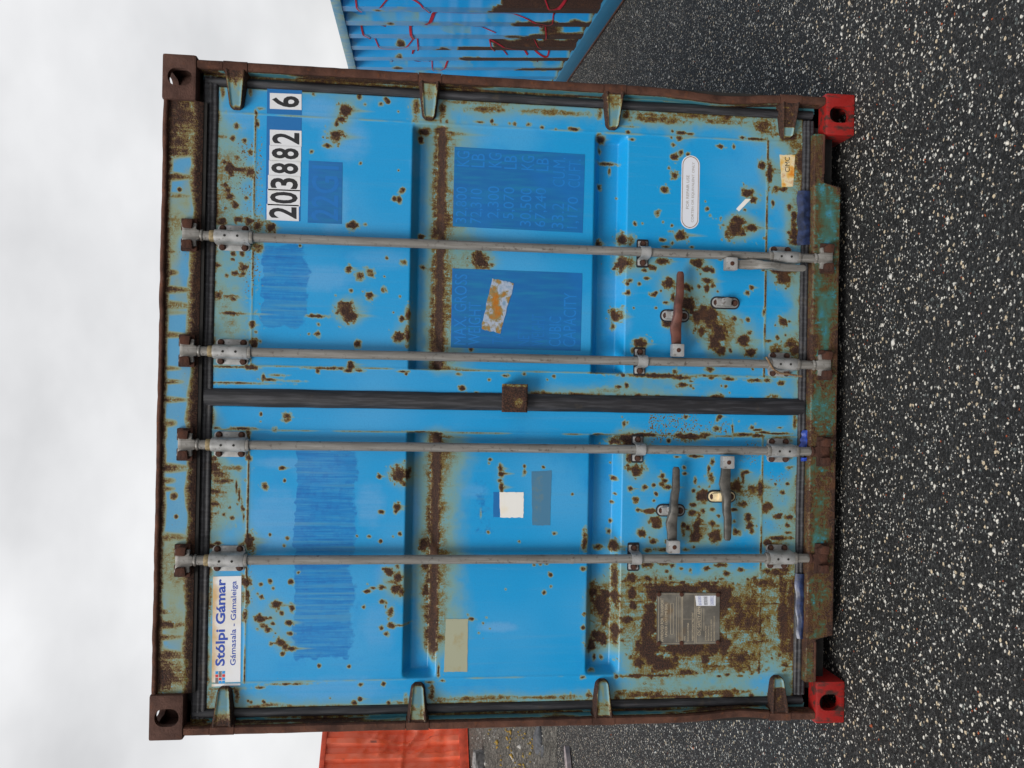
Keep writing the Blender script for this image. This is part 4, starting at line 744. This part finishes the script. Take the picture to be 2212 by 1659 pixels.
# --- stickers, stencil ghosts, data plate
def quad_xy(pts, Y=YD): return [tuple(float(q) for q in at(x, y, Y)) for x, y in pts]
def order(pts):                                 # picture corners (left-top, right-top, right-bottom, left-bottom) -> upright TL TR BR BL
    a, b, c, d = pts; return d, a, b, c          # picture left-bottom is upright top-left
def decal(name, pts, mat, t=.0008, lift=.0, label=None, jag=0.0, n=10, parent=box):
    TL, TR, BR, BL = [Vector(p) for p in order(quad_xy(pts))]; P = []
    for a, b in ((BL, BR), (BR, TR), (TR, TL), (TL, BL)):
        for i in range(n if jag else 1):
            p = a + (b - a) * i / (n if jag else 1); P.append((p.x + random.uniform(-jag, jag), p.y + random.uniform(-jag, jag)))
    o = MB().prism(P, YD - t - lift, YD - .0002).build(name, mat, parent, smooth=0)
    if label: o['label'] = label
    def fit(u, w):
        return lambda: None
    o_map = lambda u, w: tuple((BL + (BR - BL) * u + (TL - BL) * w + (TR - TL - BR + BL) * (u * w)))
    return o, o_map, (TL, TR, BR, BL)
def word(o, mp_, txt, u0, u1, w0, w1, mat, lift, bold=0.0, name='lettering'):
    def sh(u, w):
        u = u0 + (u1 - u0) * u; w = w0 + (w1 - w0) * w
        pts = [mp_(float(a), float(b)) for a, b in zip(u, w)]; return np.array([p[0] for p in pts]), np.array([p[1] for p in pts])
    me = text_mesh(txt, 0, 1, 0, 1, YD - lift, mat, bold, name, sh); return link(name, me, o)
T1 = (560, 180); T2 = (560, 700)
def tq(t, x0, x1, y0, y1, sk=0.0):              # a sticker given in close-up coordinates; sk = slant along y
    return [view(t, x0, y0 - sk), view(t, x1, y0 + sk), view(t, x1, y1 + sk), view(t, x0, y1 - sk)]
nb, _, _ = decal('number_band', [(577.2, 189.5), (652.5, 192.5), (649, 478), (573.5, 474)], M['band'], .0006, label='dark blue vinyl strip under the number')
for ch, t, x0, x1, y0, y1 in (('6', T1, 1390, 1735, 522, 694), ('2', T1, 1390, 1735, 921, 1094), ('8', T1, 1385, 1730, 1091, 1257), ('8', T1, 1380, 1725, 1254, 1418), ('3', T1, 1370, 1720, 1415, 1580), ('0', T2, 1365, 1718, 128, 305), ('2', T2, 1355, 1705, 291, 466)):
    o, mp_, _ = decal('number_tile', tq(t, x0, x1, y0, y1, 7), M['tile'], .0014, label='white tile with the figure ' + ch)
    word(o, mp_, ch, .13, .85, .07, .93, M['black'], .0017, .022)
o, mp_, _ = decal('stencil_ghost', [(667, 347), (740, 351), (738.5, 484), (664.5, 481)], M['ghost'], label='dark blue rectangle with a ghost of the type code')
word(o, mp_, '22G1', .04, .93, .10, .90, M['gtext_faint'], .0011, .01)
o, mp_, _ = decal('stencil_ghost', [(982, 317), (1263.6, 333.5), (1258.6, 503), (978, 489)], M['ghost'], label='dark blue rectangle with ghosts of the weight figures')
rows = [(('32,800', .05, .50), ('KG', .76, .95)), (('72,310', .05, .49), ('LB', .76, .93)), (('2,300', .13, .53), ('KG', .77, .95)), (('5,070', .13, .53), ('LB', .76, .93)), (('30,500', .05, .53), ('KG', .76, .94)), (('67,240', .05, .54), ('LB', .76, .92)), (('33.2', .04, .36), ('CU.M.', .57, .94)), (('1,170', .05, .45), ('CU.FT.', .57, .93))]
zr = [(.02, .115), (.13, .23), (.26, .36), (.38, .475), (.51, .61), (.625, .72), (.755, .85), (.875, .97)]
for rw, (a, b) in zip(rows, zr):
    for txt, u0, u1 in rw: word(o, mp_, txt, u0, u1, 1 - b, 1 - a, M['ghosttext'], .0011, 0.0)
o, mp_, _ = decal('stencil_ghost', [(977, 579.6), (1258, 590), (1254, 758), (973.6, 750.6)], M['ghost'], label='dark blue rectangle with ghosts of the weight headings')
for txt, u0, u1, a, b in (('MAX. GROSS', .04, .93, .02, .115), ('WEIGHT', .04, .58, .13, .225), ('TARE', .06, .34, .315, .40), ('NET', .05, .24, .51, .60), ('WEIGHT', .05, .45, .615, .715), ('CUBIC', .05, .43, .75, .845), ('CAPACITY', .05, .74, .86, .96)):
    word(o, mp_, txt, u0, u1, 1 - b, 1 - a, M['gtext_dim'] if a > .3 and a < .7 else M['ghosttext'], .0011, 0.0)
decal('foil_tape', [(1062.8, 601.4), (1110.7, 611.8), (1080, 719.9), (1039.6, 711.1)], M['foil'], .0022, label='crumpled foil tape with rust stains', jag=.0022)
# pill-shaped repair sticker
xa, zt = at(1470, 493.5, YD); xb, zb = at(1512, 337, YD); hw = (zt - zb) / 2
o = MB().prism(rrect(xa, xb, zb, zt, hw * .98, 8), YD - .001, YD - .0002).build('repair_sticker', M['pill'], box, smooth=0); o['label'] = 'white pill-shaped repair sticker'
mb = MB(); ring = rrect(xa + .0035, xb - .0035, zb + .0035, zt - .0035, hw * .94, 8); rin = rrect(xa + .0058, xb - .0058, zb + .0058, zt - .0058, hw * .90, 8); nr = len(ring)
mb.add([(x, YD - .0013, z) for x, z in ring + rin], [(i, (i + 1) % nr, nr + (i + 1) % nr, nr + i) for i in range(nr)]); mb.build('outline', M['brownink'], o, smooth=0)
for txt, a, b, c, d in (('FOR REPAIR USE', .27, .73, .57, .73), ('CORTEN OR EQUIVALENT ONLY', .09, .91, .27, .43)):
    link('lettering', text_mesh(txt, xa + (xb - xa) * a, xa + (xb - xa) * b, zb + (zt - zb) * c, zb + (zt - zb) * d, YD - .0014, M['greyink'], .004), o)
o, mp_, _ = decal('maker_label', [(1684, 334.6), (1717.5, 335), (1713, 403), (1689, 403.6)], M['amber'], .0012, label='torn rust-stained maker label low on the right door', jag=.001)
word(o, mp_, 'CIMC', .46, .93, .34, .68, M['black'], .0015, 0.0)
decal('paper_scrap', [view((2660, 280), 660, 1500), view((2660, 280), 760, 1392), view((2660, 280), 822, 1392), view((2660, 280), 690, 1528)], M['paper'], .0012, label='slanted scrap of white paper')
# company sticker
o, mp_, _ = decal('company_sticker', [(460.2, 1245.5), (521.6, 1243.9), (519.3, 1480), (457.3, 1483)], M['logo'], .0012, label='white sticker with blue company lettering')
word(o, mp_, 'Stólpi Gámar', .185, .977, .455, .885, M['logoblue'], .0016, .028); word(o, mp_, 'Gámasala - Gámaleiga', .185, .955, .115, .365, M['logoblue'], .0016, .010)
cells = [(0, 0, 'sq_grey', 2), (2, 0, 'sq_red', 1), (3, 0, 'sq_blue', 1), (0, 1, 'sq_blue', 1), (1, 1, 'sq_red', 1), (2, 1, 'sq_grey', 2), (0, 2, 'sq_blue', 1), (1, 2, 'sq_blue', 1), (2, 2, 'sq_red', 1), (3, 2, 'sq_blue', 1)]
for cxi, r_, mt, ln in cells:
    u0 = .024 + cxi * .0295; u1 = u0 + .0295 * ln - .0045; w1 = .875 - r_ * .118; w0 = w1 - .100
    m = MB(); pts = [mp_(u0, w0), mp_(u1, w0), mp_(u1, w1), mp_(u0, w1)]; m.add([(p[0], YD - .0016, p[1]) for p in pts], [(0, 1, 2, 3)]); m.build('logo_square', M[mt], o, smooth=0)
decal('paper_square', [(1079, 1062.5), (1131.5, 1063), (1131, 1118), (1080, 1118)], M['paper'], .0012, label='torn white paper square on the left door', jag=.0016)
decal('label_ghost', [(1066, 1063), (1080, 1063), (1079, 1117), (1065.5, 1117)], M['band'], .0007, jag=.001)
decal('tape_strip', [(1147.7, 1018.8), (1191.4, 1016.8), (1188.4, 1134.7), (1149.7, 1135)], M['greytape'], .0009, label='greyish blue strip of old tape', jag=.0012)
decal('yellowed_label', [(963, 1337), (1011, 1337), (1009.3, 1451), (958.7, 1451)], M['old'], .0012, label='yellowed cracked label with no print left', jag=.001)
# data plate
o, mp_, c4 = decal('data_plate', [(1418.6, 1279.9), (1554, 1280.7), (1553.6, 1390), (1418.4, 1393)], M['plate'], .003, label='grey metal data plate inside a field of rust')
for txt, u0, u1, a, b in (('APPROVED FOR TRANSPORT', .06, .90, .06, .105), ('UNDER CUSTOMS SEAL', .16, .80, .125, .165), ('CSC SAFETY APPROVAL', .17, .93, .645, .695), ('SHANGHAI CHINA', .06, .42, .48, .51), ('TIMBER COMPONENT TREATMENT', .06, .62, .555, .585), ('DATE MANUFACTURED', .06, .36, .765, .79), ('IDENTIFICATION NO.', .06, .36, .81, .835), ('MAXIMUM GROSS MASS', .06, .48, .855, .88), ('ALLOWABLE STACKING LOAD', .06, .55, .90, .925), ('TYPE', .06, .16, .43, .455)):
    word(o, mp_, txt, u0, u1, 1 - b, 1 - a, M['etch'], .0034, .004)
def bar(u0, u1, a, b):
    m = MB(); pts = [mp_(u0, 1 - b), mp_(u1, 1 - b), mp_(u1, 1 - a), mp_(u0, 1 - a)]; m.add([(p[0], YD - .0033, p[1]) for p in pts], [(0, 1, 2, 3)]); m.build('engraved_line', M['etch'], o, smooth=0)
for u0, u1, a, b in ((.03, .97, .382, .388), (.03, .97, .405, .411), (.03, .97, .600, .606), (.03, .97, .622, .628), (.20, .80, .215, .220), (.20, .80, .258, .263), (.20, .204, .215, .263), (.796, .80, .215, .263), (.49, .494, .41, .60), (.26, .70, .705, .709), (.26, .70, .745, .749), (.03, .97, .022, .027), (.022, .026, .03, .97), (.974, .978, .03, .97), (.05, .93, .31, .314), (.05, .93, .345, .349)): bar(u0, u1, a, b)
for u, w in ((.03, .97), (.97, .97), (.03, .61), (.97, .61), (.03, .03), (.97, .03)):
    p = mp_(u, w); link('rivet', RIV, o, (p[0], YD + .018, p[1]))
i_, im_, _ = decal('inspection_sticker', [(1501, 1286.5), (1545.5, 1286.2), (1545, 1308), (1504, 1308)], M['pill'], .0042, label='small white inspection sticker on the data plate')
word(i_, im_, 'REINSPECT BEFORE DATE PUNCHED', .08, .92, .42, .60, M['black'], .0046); word(i_, im_, '1 2 3 4 5 6 7 8 9 10 11 12', .06, .92, .10, .28, M['logoblue'], .0046); word(i_, im_, '20 21 22 23 24 25', .08, .92, .74, .88, M['logoblue'], .0046)

# --- plastic and tape stuck to the bottom seal, rope on a bar
def sheet(name, pts, Y, mat, label, amp=.006):
    a, b, c, d = [Vector(p) for p in order([tuple(float(q) for q in at(x, y, Y)) for x, y in pts])]; n = 16; P = np.zeros((n, n, 3))
    for i in range(n):
        for j in range(n):
            u, w = j / (n - 1), i / (n - 1); p = (d + (c - d) * u) * (1 - w) + (a + (b - a) * u) * w
            P[i, j] = (p.x, Y - .010 * math.sin(w * math.pi) + amp * (float(fnoise(np.array(u * 5.0), np.array(w * 3.0), 141)) - .5), p.y + .003 * math.sin(u * 17))
    o = grid(name, P, mat, None, box); o['label'] = label; return o
sheet('plastic_strip', [(1722, 412), (1753, 414), (1757, 528), (1722, 531)], YD - .012, M['navy'], 'torn dark plastic strip on the lower seal, right')
sheet('plastic_strip', [(1717, 1239), (1741, 1239), (1739, 1379), (1721, 1379)], YD - .012, M['navy'], 'dark blue plastic strip on the lower seal, left')
sheet('blue_tape', [(1733, 929), (1756, 928), (1751, 967), (1726, 967)], YD - .014, M['tapeblue'], 'bright blue tape on the lower seal')
sheet('blue_tape', [(1731, 988), (1746, 988), (1744, 996), (1730, 996)], YD - .014, M['tapeblue'], 'small shred of bright blue tape')
pth = [(1655, 771), (1660, 778), (1666, 790), (1671, 798), (1684, 806), (1700, 808), (1718, 811), (1732, 813)]; rp = []
for i, (x, y) in enumerate(pth):
    X, Z = at(x, y, -.012); rp.append((float(X), -.012 if i > 2 else -.010, float(Z)))
ro = MB(); ro.tube(rp, .0042, 8); X, Z = at(1671, 798, -.012)
for k in range(3): ro.tube([(float(X), -.012, float(Z)), (float(X) - .012 - .004 * k, -.014, float(Z) - .010 - .004 * k)], .0016, 5)
ro = ro.build('rope', M['rope'], None); tag(ro, 'short brown rope looped round the foot of a grey locking bar', 'rope')

# ================================================================== the two containers behind
def plain_container(name, label, mats, L, pitch, loc, rot, phase=0.0, seed=0, wall_attr=None, dent=None, hn=66, sub=5, depth=.065):
    """long side (local x 0..L, y=0) towards the viewer; base at z=0"""
    t = thing(name, label, 'container', loc); t.rotation_euler = rot
    W = 2.438; H = 2.591; wall, rail, post, low = mats; us = []
    x = .16 - (phase % pitch) - pitch
    def prof(q):                                       # 0 outer flat .. 1 inner flat
        f = ((q - phase) / pitch) % 1.0
        return float(np.interp(f, [0, .30, .46, .80, .96, 1.0], [1, 1, 0, 0, 1, 1]))
    brk = [0, .30, .46, .80, .96]; xs_ = [.16, L - .16]
    for i in range(-int(L / pitch) - 3, int(L / pitch) + 3):
        for a, b in zip(brk, brk[1:] + [1.0]):
            for k in range(sub): xs_.append(phase + (i + a + (b - a) * k / sub) * pitch)
    xs_ = np.unique(np.round([q for q in xs_ if .16 <= q <= L - .16], 4)); D = np.array([prof(q) for q in xs_])
    zs_ = np.linspace(.14, 2.52, hn); X, Z = np.meshgrid(xs_, zs_); Y = .020 + depth * np.tile(D, (hn, 1))
    if dent is not None: Y = dent(X, Z, Y)
    A = wall_attr(X, Z, np.tile(D, (hn, 1))) if wall_attr else {}
    grid('side_wall', np.stack([X, Y, Z], -1), wall, A, t, smooth=False)
    Xb = np.stack([xs_, xs_]); grid('side_wall', np.stack([Xb, W - .02 - depth * np.stack([D, D]), np.stack([xs_ * 0 + .14, xs_ * 0 + 2.5])], -1), wall, {}, t, smooth=False, flip=True)
    for y0 in (.004, W - .064):
        MB().box(.178, L - .178, y0, y0 + .06, 2.500, 2.586).build('top_rail', rail, t, bevel=.004)
        b = MB().box(.178, L - .178, y0 + .006, y0 + .05, .02, .165).build('bottom_rail', low, t, bevel=.003)
        MB().box(.178, L - .178, y0 - .004 if y0 < 1 else y0, y0 + .06, .008, .0195).build('bottom_rail_flange', post, t, bevel=.002)
    for x0 in (.004, L - .154):
        for y0 in (.004, W - .154): MB().box(x0, x0 + .15, y0, y0 + .15, .118, 2.473).build('corner_post', rail, t, bevel=.006)
    MB().box(.18, L - .18, .066, W - .066, 2.53, 2.575).build('roof', wall, t)
    for x0, sg in ((.03, 1), (L - .03, -1)):
        yv = [.1]; dv = [0]
        for i in range(10):
            for a, d in ((.03, 0), (.07, 1), (.13, 1), (.17, 0)): yv.append(.12 + i * .22 + a); dv.append(d)
        yv.append(W - .1); dv.append(0); ya = np.array(yv); da = np.array(dv) * .045 * sg
        grid('end_wall', np.stack([np.stack([x0 + da, x0 + da]), np.stack([ya, ya]), np.stack([ya * 0 + .12, ya * 0 + 2.5])], -1), wall, {}, t, smooth=False, flip=sg > 0)
        MB().box(min(x0, x0 + sg * .05), max(x0, x0 + sg * .05), .15, W - .15, .02, .14).build('end_sill', low, t, bevel=.004); MB().box(min(x0, x0 + sg * .05), max(x0, x0 + sg * .05), .15, W - .15, 2.47, 2.57).build('end_header', rail, t, bevel=.004)
    for sx, x0 in ((-1, 0), (1, L)):
        for sy, y0 in ((1, 0), (-1, W)):
            for sz, z0 in ((1, H), (-1, 0)): link('corner_casting', flipped(cm, -sx * 1, sy, -1 if sz > 0 else 1, post), t, (x0, y0, z0))
    return t, prof
M['bwall'] = rusty_paint('blue_side_paint', (0.010, 0.26, 0.58), (0.09, 0.33, 0.60), (0.06, 0.27, 0.42), dot=.5)
M['brail'] = rusty_paint('blue_rail_paint', (0.045, 0.22, 0.36), (0.08, 0.26, 0.36), (0.03, 0.18, 0.33), amp=.8, bias=.14, dot=1.2)
M['blow'] = rusty_paint('blue_bottom_rail_paint', (0.025, 0.17, 0.30), (0.05, 0.19, 0.29), (0.02, 0.15, 0.28), dot=.8)
SF = 4.2; P0 = np.array([3.510, 4.382]); DV = np.array([.08892, .99604]); NV = np.array([DV[1], -DV[0]]); Z0 = -.137
def wallpt(zx, zy):                                   # graffiti close-up -> (local x, height)
    d = ray(680.3 + zx * .3125, zy * .3125); h0 = 0.0
    for _ in range(4):                                # the wall leans a little
        t = (NV @ (P0 - CAM[:2]) - .058 * (h0 - Z0)) / (NV @ d[:2]); p = CAM + t * d; h0 = p[2]
    return SF - (p[:2] - P0) @ DV, p[2] - Z0
PH = SF - .86 - .38 * .40
RB = [(.30, 1.0), (.80, .75), (1.20, .62), (1.55, .90), (1.62, 1.35), (2.02, 1.22), (2.45, .55), (2.05, .45)]
def battr(X, Z, D):
    S_ = SF - X; w = fnoise(X * 9, Z * 9, 151); w2 = fnoise(X * 30, Z * 5, 152); F = np.zeros_like(X)
    for s0, h in RB:
        top = h * (.72 + .6 * w) ; F = np.maximum(F, .95 * sstep(.16, .13, np.abs(S_ - s0 - .03) - .06 * (w - .5)) * sstep(top + .05, top - .03, Z - .1))
    for (zx, zy, r) in ((600, 30, .05), (590, 330, .05), (585, 412, .03), (570, 484, .04), (870, 30, .03), (430, 90, .05), (1080, 225, .05), (1250, 140, .07), (1195, 372, .06), (1120, 440, .08), (1440, 40, .05), (520, 180, .03), (1380, 270, .09), (1350, 430, .08), (1350, 345, .08), (1640, 250, .12), (1080, 515, .05), (1300, 300, .04)):
        x, h = wallpt(zx, zy); F = np.maximum(F, .85 * np.clip(1.3 - np.hypot((X - x) / .04, (Z - h) / r) - (w - .5) * 1.6, 0, 1))
    F = np.maximum(F, .9 * np.exp(-(Z - .14) / .03) * (.5 + w)); F = np.maximum(F, .28 * (fnoise(X * 3, Z * 3, 155) > .55) * w)
    x0, h0 = wallpt(1150, 200); FD = 1.0 * np.exp(-((X - x0) / 1.2) ** 2 - ((Z - h0) / .6) ** 2) * sstep(.40, .7, vnoise(X * 2.5, Z * 26, 156))
    return dict(rust=F, speck=F * 0 + .08, pale_mask=FD)
BX0, BY0 = P0 + DV * SF
blue, bprof = plain_container('shipping_container', 'blue corrugated container with red graffiti and rusted lower ribs, behind on the right', (M['bwall'], M['brail'], M['post'], M['blow']), 6.058, .40, (BX0, BY0, Z0), (0, 0, math.atan2(-DV[1], -DV[0])), PH, 3, battr)
blue.rotation_euler = (R(3.3), 0, math.atan2(-DV[1], -DV[0]))
M['spray'] = plain('red_spray_paint', (0.30, 0.012, 0.022), 0.5, 0, .3, 12, 0)
STROKES = [([(275,-20),(276,20),(283,55),(297,77),(322,93)],.03),([(440,65),(520,45),(640,46),(740,62),(790,98),(835,138)],.022),([(835,138),(800,160),(760,180)],.06),([(835,138),(900,142),(1020,147),(1150,148),(1280,146),(1400,154),(1500,165),(1600,182)],.014),
 ([(490,195),(400,203),(340,215),(320,232),(335,252),(375,272)],.035),([(375,272),(395,300),(425,325),(480,346),(560,346),(640,331),(702,314)],.022),([(666,215),(659,245),(680,281)],.05),([(680,281),(620,275),(560,276)],.014),([(680,281),(704,310),(712,355),(690,380),(672,402)],.028),([(672,402),(720,383),(770,375),(830,372)],.022),
 ([(520,428),(570,445),(620,443),(690,435),(780,432),(806,444),(810,480),(825,498),(870,492),(920,466),(985,450)],.020),([(800,218),(950,222),(1100,235),(1250,250)],.012),([(1845,2),(1760,45),(1690,70),(1620,76)],.05),([(1620,76),(1580,45),(1540,0)],.022),([(1657,105),(1650,150),(1620,182),(1510,187)],.022),([(1550,190),(1580,215),(1597,255),(1590,285),(1560,291),(1490,301)],.022),([(1470,285),(1510,320),(1565,346)],.014),
 ([(1205,322),(1300,335),(1380,350),(1445,355)],.02),([(1205,322),(1230,350),(1270,385),(1330,405)],.02),([(1470,405),(1440,392),(1438,376),(1480,384),(1530,400),(1590,408),(1615,402),(1620,375)],.032),([(1350,450),(1450,458),(1545,466),(1553,455),(1535,432)],.028)]
for pts, wd in STROKES:
    q = [wallpt(*p) for p in pts]; dense = []
    for i in range(len(q) - 1):                        # Catmull-Rom through the points
        p0, p1, p2, p3 = [np.array(q[max(0, min(len(q) - 1, i + k))]) for k in (-1, 0, 1, 2)]; n = max(6, int(np.linalg.norm(p2 - p1) / .012))
        for k in range(n):
            t = k / n; dense.append(.5 * (2 * p1 + (p2 - p0) * t + (2 * p0 - 5 * p1 + 4 * p2 - p3) * t * t + (3 * p1 - p0 - 3 * p2 + p3) * t ** 3))
    dense.append(np.array(q[-1])); dense = np.array(dense); v = []
    for i, p in enumerate(dense):
        t = dense[min(i + 1, len(dense) - 1)] - dense[max(i - 1, 0)]; t = t / (np.linalg.norm(t) + 1e-9); nn = np.array([-t[1], t[0]]); w = wd * (.55 + .45 * math.sin(3 + i * .05)) * .5
        w = max(w, wd * .25)
        for sg in (-1, 1):
            a = p + nn * w * sg; v.append((a[0], .020 + .065 * bprof(a[0]) - .012, a[1]))
    f = [(2 * i, 2 * i + 1, 2 * i + 3, 2 * i + 2) for i in range(len(dense) - 1)]
    MB().add(v, f).build('graffiti_stroke', M['spray'], blue, smooth=0)

s = NT('orange_red_paint'); n = s.noise(4, 4); n2 = s.noise(40, 5, .65); rs = s.attr('rust')
k = s.mix(s.rng(n, .35, .65), (0.90, 0.125, 0.040), (0.90, 0.19, 0.10)); k = s.mix(s.rng(n2, .68, .76, 0, .7), k, (0.10, 0.03, 0.015)); k = s.mix(s.math('MULTIPLY', rs, 1.0, clamp=True), k, (0.05, 0.035, 0.03))
s.bump(n2, .2, .004); M['orange'] = s.fin(k, .5)
M['orail'] = plain('dark_orange_rail', (0.70, 0.085, 0.035), .55, 0, .25, 6)
def odent(X, Z, Y):
    w = fnoise(X * 1.3, Z * 1.6, 161); w2 = fnoise(X * 5, Z * 2.2, 162); c = 1.12 + .10 * (vnoise(X * 2.5, X * 0, 163) - .5)
    m = sstep(c + .03, c - .05, Z) * sstep(.25, .45, Z)
    Y = Y + m * (.11 * (w - .3) + .08 * (w2 - .5)) - .09 * np.exp(-((Z - c - .03) / .05) ** 2) * np.clip(vnoise(X * 5, X * 0 + 3, 164) - .35, 0, 1)
    m2 = np.exp(-((X - 4.25) / .30) ** 2); z2 = sstep(.5, .8, Z) * sstep(2.2, 1.4, Z)
    return Y + m2 * z2 * (.30 * (fnoise(X * 3, Z * 2.5, 165) - .15) + .09 * np.abs(np.sin(Z * 9 + X * 6)) * w2)
def oattr(X, Z, D): return dict(rust=.7 * sstep(.80, .86, fnoise(X * 6, Z * 3, 167)))
OD = np.array([.615, .788]); OP = np.array([-6.569, 12.06]) - OD * 3.6
orange, _ = plain_container('shipping_container', 'dented orange-red container on the stony bank, behind on the left', (M['orange'], M['orail'], M['orail'], M['orail']), 6.058, .30, (OP[0], OP[1], .535), (0, 0, math.atan2(OD[1], OD[0])), .1, 5, oattr, odent, 90, 5)

# ================================================================== stones, moss, board
def hit(x, y):
    d = ray(x, y); Z = 0.0
    for _ in range(30):
        t = (Z - CAM[2]) / d[2]; p = CAM + t * d; Z = .6 * Z + .4 * float(hgt(p[0], p[1]))
    return p
def rock_mesh(name, a, b, c, seed, mat, sub=3):
    bm = bmesh.new(); bmesh.ops.create_icosphere(bm, subdivisions=sub, radius=1); r = random.Random(seed); planes = [Vector((r.gauss(0, 1), r.gauss(0, 1), r.gauss(0, 1))).normalized() for _ in range(9)]
    for v in bm.verts:
        for p in planes:
            d = v.co.dot(p); lim = .62
            if d > lim: v.co -= p * (d - lim)
        v.co = Vector((v.co.x * a, v.co.y * b, v.co.z * c)) * (1 + r.uniform(-.03, .03))
    me = bpy.data.meshes.new(name); bm.to_mesh(me); bm.free(); me.materials.append(mat); return me
M['stone'] = plain('grey_stone', (0.20, 0.19, 0.185), .9, 0, .35, 20, .6); M['darkstone'] = plain('dark_stone', (0.06, 0.062, 0.068), .9, 0, .4, 18, .6)
for (x, y, a, b, c, mt, lab, sd) in ((1050, 1648, .30, .22, .16, 'stone', 'pale grey boulder on the stony bank, below the orange container', 3), (1172, 1598, .20, .14, .08, 'darkstone', 'flat dark slab of rock at the foot of the stony bank', 5), (1180, 1622, .09, .07, .05, 'darkstone', 'small dark stone beside the dark slab', 8)):
    p = hit(x, y); o = link('rock', rock_mesh('rock', a, b, c, sd, M[mt])); o.location = (p[0], p[1], p[2] + c * .55); tag(o, lab, 'rock')
M['board'] = plain('weathered_board', (0.24, 0.20, 0.20), .8, 0, .3, 20, .4)
p0, p1 = hit(1231, 1612), hit(1236, 1665); m = MB(); d = Vector(p1 - p0); d.z = 0; L = d.length; secs = []
for i in range(9):
    t = i / 8; w = .045 * (1 - abs(2 * t - 1) ** 3 * .8); secs.append([(t * L * 1.3, -w, .012), (t * L * 1.3, w, .012), (t * L * 1.3, w, .055), (t * L * 1.3, -w, .060)])
bo = m.loft(secs).build('board', M['board']); bo.location = (p0[0], p0[1], p0[2]); bo.rotation_euler = (0, 0, math.atan2(d.y, d.x)); tag(bo, 'weathered greyish board lying at the edge of the asphalt', 'board')
def scatter(name, n, pos, size, flat, mat, seed, cols=None):
    """many little stones, one mesh: squashed random octahedra"""
    r = np.random.default_rng(seed); base = np.array([(1, 0, 0), (-1, 0, 0), (0, 1, 0), (0, -1, 0), (0, 0, 1), (0, 0, -.6)], float); fc = np.array([(0, 2, 4), (2, 1, 4), (1, 3, 4), (3, 0, 4), (2, 0, 5), (1, 2, 5), (3, 1, 5), (0, 3, 5)])
    sc = size(r, n); V = base[None] * (1 + r.uniform(-.35, .35, (n, 6, 1))) + r.uniform(-.2, .2, (n, 6, 3)); a = r.uniform(0, 6.28, n); c, s_ = np.cos(a)[:, None], np.sin(a)[:, None]
    V = np.stack([V[..., 0] * c - V[..., 1] * s_ * .7, V[..., 0] * s_ + V[..., 1] * c * .7, V[..., 2] * flat], -1) * sc[:, None, None]
    V = V + pos[:, None, :]; me = bpy.data.meshes.new(name); me.vertices.add(n * 6); me.vertices.foreach_set('co', V.reshape(-1).astype(np.float32)); F = (fc[None] + (np.arange(n) * 6)[:, None, None]).reshape(-1, 3)
    me.loops.add(F.size); me.loops.foreach_set('vertex_index', F.reshape(-1).astype(np.int32)); me.polygons.add(len(F)); me.polygons.foreach_set('loop_start', (np.arange(len(F)) * 3).astype(np.int32)); me.update(calc_edges=True); me.materials.append(mat)
    cv = me.attributes.new('tone', 'FLOAT', 'POINT'); cv.data.foreach_set('value', np.repeat(r.random(n), 6).astype(np.float32)); return link(name, me)
s = NT('loose_chippings'); k = s.ramp(s.attr('tone'), [(0, (0.50, 0.485, 0.45)), (.26, (0.42, 0.35, 0.26)), (.42, (0.56, 0.53, 0.47)), (.60, (0.10, 0.105, 0.10)), (.70, (0.030, 0.031, 0.034)), (.965, (0.26, 0.055, 0.015))], 'CONSTANT'); M['chip'] = s.fin(k, .8)
n = 26000; r = np.random.default_rng(5); X = r.uniform(-3.4, 3.6, n); Y = -2.35 + 6.5 * r.random(n) ** 1.6; keep = ~((np.abs(X) < 1.25) & (Y > -.02)); X, Y = X[keep], Y[keep]; n = len(X)
tag(scatter('loose_chippings', n, np.stack([X, Y, hgt(X, Y) + .001], -1), lambda r, n: np.exp(r.normal(-5.72, .50, n)), .55, M['chip'], 6), 'pale and dark stone chippings scattered over the asphalt', 'chippings', 'stuff')
s = NT('bank_stones'); k = s.ramp(s.attr('tone'), [(0, (0.08, 0.078, 0.076)), (.4, (0.17, 0.16, 0.15)), (.7, (0.27, 0.255, 0.235)), (.9, (0.42, 0.40, 0.37))]); M['bankstone'] = s.fin(k, .9)
n = 16000; X = r.uniform(-11, -2.5, n); Y = 6.6 + 7.5 * r.random(n); tag(scatter('bank_stones', n, np.stack([X, Y, hgt(X, Y) + .03], -1), lambda r, n: np.exp(r.normal(-3.95, .45, n)), .6, M['bankstone'], 8), 'grey stones covering the bank behind', 'stones', 'stuff')
s = NT('yellow_moss'); k = s.ramp(s.attr('tone'), [(0, (0.22, 0.13, 0.02)), (.6, (0.32, 0.20, 0.035)), (1, (0.20, 0.15, 0.04))]); M['moss'] = s.fin(k, .95)
cl = [(1108, 1580), (1112, 1607), (1086, 1612), (1140, 1647), (1157, 1628), (1070, 1575), (1130, 1570), (1095, 1650), (1145, 1590), (1120, 1632), (1160, 1600)]; pts = []
for x, y in cl:
    p = hit(x, y); k = 7; pts.append(np.stack([p[0] + r.normal(0, .07, k), p[1] + r.normal(0, .10, k), p[2] + .05 + r.uniform(0, .05, k)], -1))
pts = np.concatenate(pts); tag(scatter('moss', len(pts), pts, lambda r, n: np.exp(r.normal(-4.0, .3, n)), 1.0, M['moss'], 9), 'tufts of yellow moss on the stony bank', 'moss', 'stuff')
